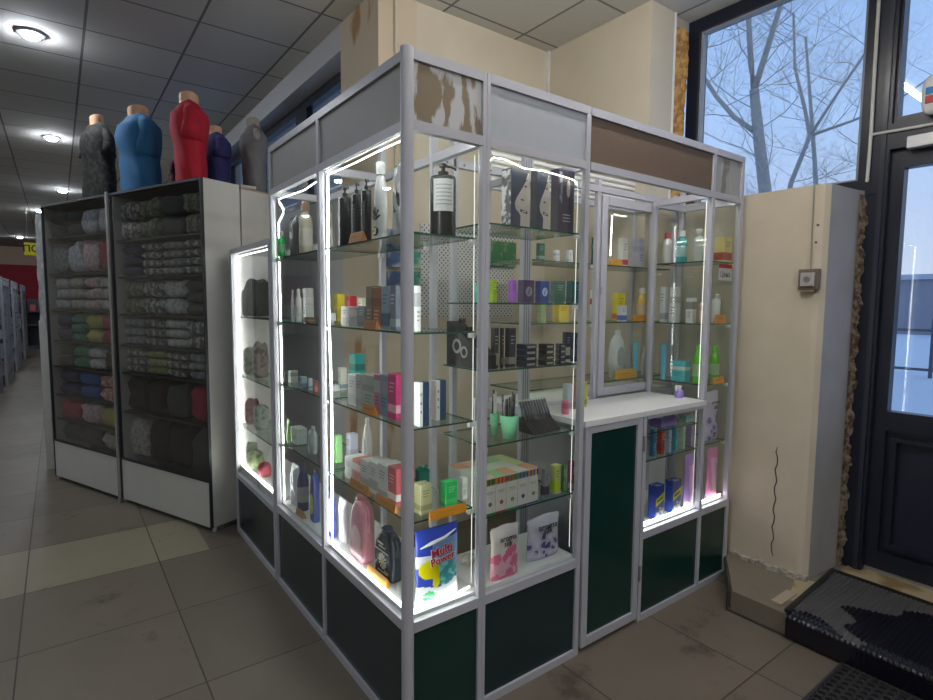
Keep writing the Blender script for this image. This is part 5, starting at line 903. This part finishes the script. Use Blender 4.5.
def make(kind, face, x, y, z, w, d, h, cols, name, cat, label):
    global ITEMCOUNT; ITEMCOUNT += 1; sd = ITEMCOUNT
    z += .0006
    grp = {'L': 'goods on the left side shelves', 'F': 'goods on the front shelves'}[face]
    r = thing(name, label, cat, (x, y, z), -PI / 2 if face == 'L' else 0)
    c1 = cols[0]; c2 = cols[1] if len(cols) > 1 else None
    if kind == 'box' or kind == 'book' or kind == 'dye' or kind == 'dye2' or kind == 'emblem' or kind == 'bluebox' or kind == 'bow':
        base = c2 if kind == 'book' else c1
        o = bevel(MB().box(-w / 2, w / 2, -d / 2, d / 2, 0, h).build('carton_body', prod(base), r), min(.0015, w / 12), 1)
        e = .0004
        if kind == 'box' and h > .03:
            rd = random.Random(sd); k0 = rd.choice((.08, .15, .55)); k1 = k0 + rd.choice((.18, .3))
            MB().box(-w / 2 - e, w / 2 + e, -d / 2 - e, d / 2 + e, h * k0, h * min(.93, k1)).build('printed_band', prod(c2), r)
            tx = tuple(max(0, v * .35) for v in c1) if sum(c1) > .9 else tuple(min(1, v * 2 + .3) for v in c1)
            m = MB()
            for q in range(3): zz = h * (.78 - .09 * q) if k0 < .5 else h * (.42 - .09 * q); m.box(-w * .3, w * (.3 - .08 * q), -d / 2 - 2.2 * e, -d / 2 - .2 * e, zz, zz + h * .025)
            m.build('print_lines', prod(tx), r)
        elif kind == 'box':
            MB().box(-w * .35, w * .35, -d / 2 - e, -d / 2, h * .3, h * .7).build('printed_band', prod(c2), r)
        elif kind == 'book':
            MB().box(-w * .12, w / 2 + e, -d / 2 - e, d / 2 + e, -0.0002, h + e).build('navy_sleeve', prod(c1), r)
            m = MB()
            for zz in (.3, .5, .7): m.box(-w * .36, -w * .22, -d / 2 - e, -d / 2, h * zz, h * (zz + .06))
            m.build('print_lines', prod((.3, .3, .33)), r)
        elif kind in ('dye', 'dye2'):
            if kind == 'dye':
                MB().box(-w / 2 - e, -w / 2, -d * .46, d * .46, h * .02, h * .97).build('side_print', blotch(c2, (.08, .08, .1), 40, .5, .05, .3, 'silver_print'), r)
                y0 = -d / 2
                face_ = [(0, .02), (.48, .02), (.48, .93), (.40, .95), (.2, .74), (-.2, .5), (-.3, .4), (-.24, .3), (-.08, .25), (.02, .2)]
                MB().prism([(px * w, pz * h) for px, pz in face_], y0 - .0006, y0, 'y').build('portrait_skin', prod((.62, .55, .52)), r)
                m = MB(); m.prism([(-.01 * w, .265 * h), (.38 * w, .235 * h), (.38 * w, .28 * h), (-.01 * w, .31 * h)], y0 - .0012, y0 - .0006, 'y')
                m.prism([(-.02 * w, .47 * h), (.16 * w, .455 * h), (.2 * w, .475 * h), (.08 * w, .49 * h)], y0 - .0012, y0 - .0006, 'y')
                m.prism([(.14 * w, .76 * h), (.34 * w, .81 * h), (.34 * w, .83 * h), (.16 * w, .79 * h)], y0 - .0012, y0 - .0006, 'y')
                m.prism([(.18 * w, .70 * h), (.27 * w, .735 * h), (.34 * w, .71 * h), (.27 * w, .69 * h)], y0 - .0012, y0 - .0006, 'y')
                m.build('portrait_marks', prod((.05, .03, .04)), r)
                MB().box(.06 * w, .3 * w, y0 - .0018, y0 - .0012, .262 * h, .285 * h).build('band_print', prod((.5, .5, .52)), r)
            else:
                y0 = -d / 2
                MB().prism([((.12 + .11 * math.cos(a)) * w, (.7 + .14 * math.sin(a)) * h) for a in [k * PI / 8 for k in range(16)]], y0 - .0006, y0, 'y').build('portrait_skin', prod((.45, .38, .42)), r)
                m = MB()
                for q in range(3): m.box(-.2 * w, .25 * w, y0 - .0006, y0, (.27 - .05 * q) * h, (.285 - .05 * q) * h)
                m.build('print_lines', prod((.45, .42, .5)), r)
                MB().box(-.42 * w, -.26 * w, y0 - .0006, y0, .45 * h, .95 * h).build('side_lettering', blotch((.08, .07, .12), (.3, .3, .42), 60, .5, .05, .4, 'purple_print'), r)
        elif kind == 'emblem':
            y0 = -d / 2; R_ = min(w, h) * .34
            MB().prism([(R_ * .85 * math.cos(k * PI / 12), h / 2 + R_ * math.sin(k * PI / 12)) for k in range(24)], y0 - .0006, y0, 'y').build('round_emblem', prod(c2), r)
            MB().prism([(R_ * .12 * math.cos(k * PI / 6) + .2 * R_ * math.sin(2 * math.sin(k * PI / 6)), h / 2 + R_ * .7 * math.sin(k * PI / 6)) for k in range(12)], y0 - .0012, y0 - .0006, 'y').build('leaf_mark', prod(c1), r)
        elif kind == 'bluebox':
            y0 = -d / 2
            MB().prism([(-w * .45, h * .38), (w * .47, h * .55), (w * .47, h * .78), (-w * .45, h * .6)], y0 - .0008, y0, 'y').build('yellow_band', prod(c2), r)
            MB().prism([(-w * .3, h * .04), (w * .4, h * .08), (w * .45, h * .3), (0, h * .34), (-w * .35, h * .2)], y0 - .0008, y0, 'y').build('lower_picture', blotch((.5, .5, .5), (.05, .06, .08), 50, .5, .06, .4, 'picture_print'), r)
            MB().box(-w * .49, w * .49, -d * .49, d * .49, h, h + .0008).build('top_print', blotch((.03, .06, .3), (.6, .6, .6), 30, .58, .03, .4, 'top_print'), r)
            text('PERFECT', w * .19, prod((.02, .03, .1)), r, (0, y0 - .0014, h * .575), (PI / 2, -.25, 0), bold=.0006)
        elif kind == 'bow':
            for sx in (-1, 1): MB().tube([(0, 0, h), (sx * w * .25, 0, h + .012), (sx * w * .5, 0, h + .008), (sx * w * .3, 0, h - .001), (0, 0, h)], .004, 6).build('ribbon_loop', prod((.0, .16, .1)), r)
    elif kind in ('bottle', 'oval', 'badge', 'pump'):
        R_ = w / 2; sy = 1 if kind in ('bottle', 'pump') else d / w
        if kind == 'pump': hb = h * .82; prof = [(R_ * .94, 0), (R_, .004), (R_, hb * .96), (R_ * .96, hb), (R_ * .45, hb + .003), (R_ * .4, hb + .004)]
        elif kind == 'oval': hb = h * .9; prof = [(R_ * .7, 0), (R_ * .8, .004), (R_ * .98, hb * .4), (R_, hb * .6), (R_ * .85, hb * .82), (R_ * .5, hb * .96), (R_ * .25, hb)]
        elif kind == 'badge': hb = h * .86; prof = [(R_ * .9, 0), (R_ * .98, .004), (R_, hb * .55), (R_ * .9, hb * .8), (R_ * .6, hb * .93), (R_ * .4, hb)]
        else: hb = h * .84; prof = [(R_ * .92, 0), (R_, .004), (R_, hb * .72), (R_ * .85, hb * .86), (R_ * .42, hb * .97), (R_ * .4, hb)]
        glassy = sum(c1) > 2.1 and False
        MB().lathe(prof, 24, sy=sy).build('bottle_body', prod(c1, .2), r, smooth=True)
        if kind == 'pump':
            m = MB().lathe([(R_ * .42, hb + .003), (R_ * .42, hb + h * .07), (R_ * .15, hb + h * .075), (R_ * .15, h * .95), (R_ * .3, h * .95), (R_ * .3, h * .99), (R_ * .2, h)], 16)
            ex = R_ * 1.15; m.tube([(0, 0, h * .975), (ex * .7, 0, h * .972), (ex, 0, h * .955), (ex * 1.04, 0, h * .935)], [h * .018, h * .016, h * .013, h * .01], 8)
            m.build('pump_head', prod((.02, .02, .022) if sum(c1) < 1 else (.7, .7, .7), .25), r, smooth=False)
            if c2:
                lo, hi = (.42, .94) if w > .06 else (.25, .8)
                arc = [(-.95 + 1.9 * k / 10) for k in range(11)]
                off = -PI / 2 - (.55 if w > .06 else 0)
                MB().grid(10, 2, lambda u, v: ((R_ + .0006) * math.cos(off + (u - .5) * 1.7), (R_ + .0006) * math.sin(off + (u - .5) * 1.7), hb * (lo + (hi - lo) * v))).build('paper_label', prod(c2, .5), r, smooth=True)
                m = MB(); g = .0012
                for q in range(6 if w > .06 else 3):
                    zz = hb * (hi - (hi - lo) * (.2 + .12 * q)); m.grid(8, 1, lambda u, v, zz=zz: ((R_ + g) * math.cos(off + (u - .5) * 1.2), (R_ + g) * math.sin(off + (u - .5) * 1.2), zz + .003 * v))
                m.build('label_print', prod((.25, .25, .25)), r, smooth=True)
                if w > .06:
                    m = MB()
                    for q, zz in enumerate((.2, .38, .46, .53, .6, .68, .76, .84)): m.grid(4, 1, lambda u, v, zz=zz, q=q: ((R_ + g) * math.cos(-.45 + (u - .5) * (.3 + .12 * (q % 3))), (R_ + g) * math.sin(-.45 + (u - .5) * (.3 + .12 * (q % 3))), hb * zz + .006 * v))
                    m.build('side_print', prod((.3, .3, .32)), r)
        else:
            cc = c2 if kind == 'bottle' else (c1 if kind != 'badge' else (.75, .77, .77))
            kr = R_ * (.62 if kind != 'oval' else .3); MB().lathe([(kr, hb - h * .02), (kr, h * .97), (kr * .85, h)], 18, sy=1 if kind != 'badge' else .9).build('bottle_cap', prod(cc, .25), r, smooth=False)
            if kind == 'bottle': MB().lathe([(R_ + .0005, hb * .22), (R_ + .0005, hb * .6)], 20).build('bottle_label', prod(tuple(min(1, .5 * v + .3) for v in c1), .5), r, smooth=False)
            if kind == 'oval': MB().prism([(R_ * .45 * math.cos(k * PI / 8), hb * .5 + hb * .22 * math.sin(k * PI / 8)) for k in range(16)], -R_ * sy - .0015, -R_ * sy * .9, 'y').build('bottle_label', prod(tuple(v * .6 for v in c1), .5), r)
            if kind == 'badge':
                y0 = -R_ * sy
                MB().prism([(R_ * .55 * math.cos(k * PI / 10), h * .12 + R_ * .55 * math.sin(k * PI / 10)) for k in range(20)], y0 - .002, y0 * .8, 'y').build('round_badge', prod(c2), r)
                text('2/', .03, prod((.85, .85, .85)), r, (0, y0 - .0028, h * .12), bold=.0005)
                m = MB()
                for a in (-1.1, -.6, -.2, .2, .7, 1.2):
                    dx, dz = math.sin(a), math.cos(a); m.prism([(dx * .004 - dz * .003, h * .26 + dz * .004 + dx * .003), (dx * .004 + dz * .003, h * .26 + dz * .004 - dx * .003), (dx * .03, h * .26 + dz * .045)], y0 - .002, y0 * .7, 'y')
                m.build('leaf_print', prod(c2), r)
    elif kind == 'round':
        MB().lathe([(w * .42, 0), (w * .5, h * .2), (w * .5, h * .6), (w * .47, h * .65), (w * .47, h * .9), (w * .35, h)], 20).build('jar_body', prod(c1), r, smooth=True)
        MB().lathe([(w * .505, h * .62), (w * .505, h * .86)], 20).build('jar_lid', prod(tuple(v * .7 for v in c1)), r)
    elif kind == 'tube':
        MB().grid(20, 10, lambda u, v: ((w / 2 * (1 - v) * .8 + w / 2 * v) * math.cos(2 * PI * u), (d / 2 * (1 - v) * .9 + .0015 * v) * math.sin(2 * PI * u), h * .12 + h * .88 * v), close_u=True).build('tube_body', prod(c1, .3), r, smooth=True)
        MB().lathe([(w * .38, 0), (w * .36, h * .12)], 20, sy=.8 * d / w).build('tube_cap', prod(c2, .3), r)
        MB().box(-w / 2, w / 2, -.002, .002, h * .965, h).build('crimped_end', prod(tuple(v * .8 for v in c1)), r)
    elif kind in ('flat', 'bag', 'bundle', 'aroma', 'aroma2', 'multibag'):
        if kind == 'bundle': fold_mesh(w, d, h, sd, 1.4).build('bundle_cloth', cloth(c1, tuple(v * .5 for v in c1)), r, smooth=True); return
        pal = {'flat': [c1, c2], 'bag': [c1, c2], 'aroma': [(.8, .72, .74) if c1[0] > .7 else (.62, .62, .74), c1, c2], 'aroma2': [(.66, .62, .8), c1, c2],
               'multibag': [(.03, .07, .5), (.75, .68, 0), (.02, .32, .36), (.75, .8, .85), (.18, .35, .68), (.05, .4, .12)]}[kind]
        def mi(u, v):
            if kind == 'flat': return 1 if (.25 < u < .75 and .3 < v < .6 and blob(u, v, 2) > .5) else 0
            if kind == 'bag': return 1 if (.2 < u < .85 and .12 < v < .8 and u + .4 * v > .45) else 0
            if kind in ('aroma', 'aroma2'):
                if v > .62: return 0
                rd = random.Random(int(sd)); ds = min((((u - rd.random()) * w) ** 2 + ((v - rd.random() * .55) * h) ** 2) ** .5 / (.6 + rd.random()) for _ in range(16))
                return (1 if ds < .012 or v < .05 else (2 if v < .42 else 0)) if c1[0] > .7 else (2 if ds < .008 else (1 if ds < .018 or v < .1 else 0))
            if (u - .27) ** 2 / .055 + (v - .46) ** 2 / .016 < 1 or ((u - .42) ** 2 / .008 + (v - .33) ** 2 / .02 < 1): return 1
            if (u - .68) ** 2 / .09 + (v - .36) ** 2 / .025 < 1 and u > .38: return 2
            if (u - .27) ** 2 / .02 + (v - .1) ** 2 / .005 < 1: return 5
            if v < .2 + .12 * abs(u - .5) or (u < .5 and .5 < v < .66 and v < .75 - .3 * u): return 3
            return 4 if (u > .35 and .4 < v < .84) else 0
        pillow(MB(), w, d, h, mi, sd, (44, 56) if kind == 'multibag' else (26, 32), lumps=.6 if kind == 'multibag' else 1.).build('pouch_body', [prod(c, .22) if not (kind == 'multibag' and i == 2) else blotch((.02, .28, .34), (.2, .6, .62), 45, .52, .05, .3, 'teal_flecks') for i, c in enumerate(pal)], r, smooth=True)
        MB().box(-w * .47, w * .47, -.0012, .0012, h * .985, h * 1.004).build('seal_strip', prod(tuple(v * .8 for v in pal[0]), .3), r)
        if kind in ('aroma', 'aroma2'):
            t_ = prod((.02, .02, .02)); yy = -d * .5 * 1.14 - .004
            text('aroma', w * .23, t_, r, (0, yy, h * .80), name='lettering'); text('silk', w * .23, t_, r, (0, yy, h * .69), name='lettering')
        if kind == 'multibag':
            RD = prod((.6, .01, .03)); WH = prod((.9, .9, .92)); yy = -d * .5 - .004
            for mt, bo, dy in ((WH, .0022, .0), (RD, .0008, -.0012)):
                text('Multi', w * .24, mt, r, (w * .04, yy + dy, h * .69), (PI / 2, -.14, 0), bold=bo); text('Power', w * .21, mt, r, (w * .06, yy + dy, h * .575), (PI / 2, -.14, 0), bold=bo)
            m = MB(); m.tube([(-w * .42, yy + .008, h * .78), (-w * .2, yy, h * .83), (w * .1, yy, h * .86), (w * .38, yy + .004, h * .93)], [.002, .006, .005, .002], 6); m.build('white_swoosh', WH, r)
    elif kind == 'jug':
        pts = [(-.46, 0), (.46, 0), (.5, .08), (.5, .62), (.45, .78), (.34, .87), (.12, .93), (-.12, .93), (-.28, .84), (-.42, .7), (-.5, .5), (-.5, .08)]
        o = MB().prism([(px * w, pz * h) for px, pz in pts], -d / 2, d / 2, 'y').build('jug_body', prod(c1, .2), r); bevel(o, d * .28, 4); smooth_angle(o, 50)
        MB().lathe([(w * .16, h * .88), (w * .16, h * .98), (w * .13, h)], 16, (-w * .05, 0)).build('jug_cap', prod(c1 if sum(c1) > 1 else (.03, .05, .08), .3), r)
        MB().tube([(w * .15, 0, h * .88), (w * .36, 0, h * .86), (w * .47, 0, h * .72), (w * .48, 0, h * .5)], w * .07, 8).build('jug_handle', prod(tuple(v * .9 for v in c1), .25), r, smooth=True)
        y0 = -d / 2
        if sum(c1) < .2:
            m = MB()
            for k in range(12):
                a = k * PI / 6; ca, sa = math.cos(a), math.sin(a); rr = w * .2
                m.prism([(ca * .3 * rr, h * .36 + sa * .3 * rr), (ca * rr + sa * rr * .16, h * .36 + sa * rr - ca * rr * .16), (ca * rr * 1.08, h * .36 + sa * rr * 1.08), (ca * rr - sa * rr * .16, h * .36 + sa * rr + ca * rr * .16)], y0 - .001, y0, 'y')
            m.build('daisy_petals', prod(c2), r); q = MB().lathe([(w * .07, 0), (w * .07, .002)], 14).build('daisy_centre', prod((.7, .55, .05)), r); q.rotation_euler = (PI / 2, 0, 0); q.location = (0, y0, h * .36)
            m = MB().box(-w * .38, w * .3, y0 - .001, y0, h * .54, h * .565).box(-w * .25, w * .05, y0 - .001, y0, h * .68, h * .72).box(-w * .2, w * .15, y0 - .001, y0, h * .62, h * .65).box(-w * .25, w * .25, y0 - .001, y0, h * .13, h * .15)
            m.build('label_print', prod((.7, .7, .65)), r); MB().box(w * .1, w * .32, y0 - .0015, y0 - .0005, h * .15, h * .2).build('gold_mark', prod((.6, .4, .1)), r)
        else:
            MB().prism([(w * .33 * math.cos(k * PI / 8), h * .35 + h * .2 * math.sin(k * PI / 8)) for k in range(16)], y0 - .001, y0, 'y').build('jug_label', prod(c2, .3), r)
    elif kind == 'tag':
        m = MB(); m.prism([(-d / 2, 0), (d / 2, 0), (d / 2 - .001, .001), (-d * .1, h), (-d * .1 - .0015, h)][::-1], -w / 2, w / 2, 'x'); m.build('folded_card', prod(c1, .5), r)
        if w > .09: q = MB().box(-w * .28, w * .2, -.0003, .0003, -.001, .001).build('print_line', ORANGE_PRINT, r); q.location = (0, -d * .32, h * .55)
    elif kind in ('cup', 'cupsolo'):
        hc_ = h if kind == 'cup' else h * .55
        MB().lathe([(w * .36, 0), (w * .5, hc_), (w * .47, hc_), (w * .34, .004)], 24).build('cup_wall', prod(c1, .25), r, smooth=True)
        rd = random.Random(sd)
        for k in range(11 if kind == 'cup' and w > .05 else 6):
            a = rd.uniform(0, 6.28); rr = w * .24 * rd.uniform(.3, 1); col = rd.choice([(.02, .02, .03), (.02, .02, .03), (.75, .75, .75), (.03, .05, .3), (.4, .4, .42), (.15, .1, .1)])
            p = Vector((x + rr * math.cos(a), y + rr * math.sin(a), z + .006)); q = p + Vector((rr * .6 * math.cos(a), rr * .6 * math.sin(a), hc_ + rd.uniform(.04, .085)))
            pn = MB().tube([p - p, (q - p) * .86], .0042, 8).build('pen', prod(col), loc=(0, 0, 0)); pn.location = p
            tag(pn, 'slim %s pen standing in %s' % ({(.02, .02, .03): 'black', (.75, .75, .75): 'silver', (.03, .05, .3): 'blue', (.4, .4, .42): 'grey', (.15, .1, .1): 'brown'}[col], {'cupsolo': 'the small silver cup left of the second post'}.get(kind, 'the larger mint cup' if w > .05 else 'the smaller mint cup beside the post')), 'pen', 'pens in the cups'); MB().tube([(q - p) * .86, q - p], .0038, 8).build('pen_cap', prod(tuple(min(1, v + .1) for v in col)), pn)
    elif kind == 'tray':
        m = MB().prism([(-d / 2, 0), (d / 2, 0), (d / 2, h), (d / 2 - .004, h), (-d / 2, .006)][::-1], -w / 2, w / 2, 'x'); m.build('tray_body', prod(c1, .4), r)
        n = 10; s_ = Vector((0, .5, 1)).normalized()
        m = MB()
        for k in range(n + 1): m.prism([(-d / 2, .0065), (d / 2 - .004, h + .0005), (d / 2 - .004, h + .004), (-d / 2, .010)][::-1], -w / 2 + k * w / n - .0008, -w / 2 + k * w / n + .0008, 'x')
        m.build('tray_ribs', prod((.06, .045, .045)), r)
        for k in range(n):
            o = MB().tube([(0, 0, 0), s_ * .078], .0048, 8).build('cosmetic_pencil', prod((.012, .012, .016) if k % 4 else (.03, .035, .08), .25), loc=(0, 0, 0))
            o.location = (x - w / 2 + (k + .5) * w / n, y + d * .12, z + h * .68 + .007); tag(o, 'black cosmetic pencil lying in the sloped black tray', 'pencil', 'pencils in the sloped tray')
            MB().tube([s_ * .078, s_ * .086], .0036, 8).build('pencil_tip', prod((.6, .58, .5)), o)
    elif kind == 'display':
        m = MB().prism([(-d / 2, 0), (d / 2, 0), (d / 2, h), (d / 2 - .02, h), (-d / 2, .05)][::-1], -w / 2, w / 2, 'x'); m.build('stand_body', prod(c1, .4), r)
        for (yy, zz, R1) in ((.045, .075, .028), (.0, .055, .022)):
            mm = MB()
            for k in range(24):
                a, b = k * PI / 12, (k + 1) * PI / 12
                mm.prism([(yy + R1 * math.cos(a), zz + R1 * math.sin(a)), (yy + R1 * math.cos(b), zz + R1 * math.sin(b)), (yy + R1 * .6 * math.cos(b), zz + R1 * .6 * math.sin(b)), (yy + R1 * .6 * math.cos(a), zz + R1 * .6 * math.sin(a))], -w / 2 - .0008, -w / 2, 'x')
            mm.build('ring_print', prod(c2), r)
for it in ITEMS: make(*it)
# colourful tea boxes with striped awnings, fifteen in a block
AW = [((.02, .3, .05), (.3, .02, .05)), ((.5, .03, .05), (.5, .3, .05)), ((.03, .35, .1), (.5, .05, .1)), ((.2, .05, .35), (.05, .35, .2)), ((.1, .04, .35), (.7, .4, .03))]
tw_, td_, th_ = .052, .074, .135
for j in range(3):
    for i in range(5):
        x = .362 + i * (tw_ + .0012); y = .072 + j * (td_ + .0012)
        r = thing('tea_box', 'white tea box with awning print, %s column from post, %s row of block' % (('first', 'second', 'third', 'fourth', 'fifth')[i], ('front', 'middle', 'rear')[j]), 'box', (x, y, .6886), 0, 'striped awning tea boxes')
        MB().box(-tw_ / 2, tw_ / 2, -td_ / 2, td_ / 2, 0, th_).build('carton_body', prod((.74, .72, .68)), r)
        random.seed(i * 7 + j)
        MB().box(-tw_ / 2 + .0008, tw_ / 2 - .0008, -td_ / 2 + .001, td_ / 2 - .001, th_, th_ + .0008).build('lid_print', prod(random.choice([(.75, .35, .2), (.7, .7, .6), (.35, .6, .3), (.8, .5, .4), (.6, .65, .3), (.75, .7, .65)])), r)
        m1 = MB(); m2 = MB()
        for k in range(6):
            a = -tw_ / 2 + k * tw_ / 6; pts = [(a, th_ * .97), (a, th_ * .84), (a + tw_ / 24, th_ * .79), (a + tw_ / 8, th_ * .79), (a + tw_ / 6, th_ * .84), (a + tw_ / 6, th_ * .97)][::-1]
            (m1 if k % 2 else m2).prism(pts, -td_ / 2 - .0008, -td_ / 2, 'y')
        m1.build('awning_stripes', prod(AW[i][0]), r); m2.build('awning_stripes', prod(AW[i][1]), r)
        if j == 0:
            m = MB().box(-.016, .016, -td_ / 2 - .0008, -td_ / 2, th_ * .6, th_ * .62).box(-.012, .012, -td_ / 2 - .0008, -td_ / 2, th_ * .55, th_ * .565)
            m.build('print_lines', prod((.35, .33, .3)), r)
            mm = MB()
            for k in range(5): a = k * 1.26; mm.lathe([(.0035, 0), (.0035, .001)], 8, (.004 * math.cos(a) * 1.3, .005 * math.sin(a)))
            q = mm.build('berry_print', prod(((.1, .15, .03), (.3, .02, .05), (.1, .25, .08), (.04, .04, .2), (.15, .2, .05))[i]), r); q.rotation_euler = (PI / 2, 0, 0); q.location = (.002, -td_ / 2, th_ * .28)
            MB().box(-tw_ / 2, tw_ / 2, -td_ / 2 - .0006, -td_ / 2, 0, th_ * .04).build('foot_stripe', prod(AW[i][0]), r)
# black round pots on the sloping display
for k in range(4):
    r = thing('nail_pot', 'small black round pot on the sloping black display stand', 'pot', (.362, .075 + k * .045, 1.2156 + .05 + .118 * ((.075 + k * .045 - .05) / .18) + .006), 0, 'black pots on the display stand')
    MB().lathe([(.013, 0), (.014, .012), (.013, .016)], 16).build('pot_body', prod((.02, .02, .022), .2), r); MB().lathe([(.009, .016), (.009, .0165)], 16).build('pot_lid_print', prod((.35, .34, .33)), r)
# odd thing: red looped ribbon between the cups
tag(MB().tube([(0, 0, 0), (.0, 0, .02), (.014, .0, .045), (.034, 0, .052), (.054, 0, .04), (.06, 0, .02), (.06, 0, 0)], .005, 8).build('red_loop', prod((.55, .08, .06)), loc=(0, 0, 0)), 'red looped hairband standing behind the mint green cups', 'hairband')
bpy.data.objects['red_loop'].location = (.455, .19, .9525)
# pinkish packet lying behind the silver cup, boxes seen past the gate counter
for (x, y, w, d, h, c, lab) in ((.93, .20, .03, .03, .12, (.5, .6, .65), 'pale blue carton on the counter flap behind the middle case'), (.985, .22, .05, .03, .115, (.35, .16, .1), 'copper brown carton on the counter flap'), (1.06, .23, .035, .03, .115, (.5, .5, .05), 'yellow green carton on the counter flap')):
    r = thing('carton', lab, 'box', (x, y, .9806)); bevel(MB().box(-w / 2, w / 2, -d / 2, d / 2, 0, h).build('carton_body', prod(c), r), .001, 1); MB().box(-w / 2 - .0004, w / 2 + .0004, -d / 2 - .0004, d / 2 + .0004, h * .1, h * .3).build('printed_band', prod(tuple(v * .6 for v in c)), r)
# trigger spray behind the end post on the counter
r = thing('trigger_sprayer', 'violet spray bottle with white trigger on the counter by the end post', 'spray bottle', (1.665, .12, .9806))
MB().lathe([(.02, 0), (.022, .01), (.02, .035), (.008, .042)], 18).build('bottle_body', prod((.35, .25, .75)), r, smooth=True)
MB().lathe([(.008, .04), (.008, .05)], 12).box(-.028, .012, -.006, .006, .05, .062).box(-.03, -.024, -.004, .004, .036, .052).build('trigger_head', prod((.85, .85, .85)), r)
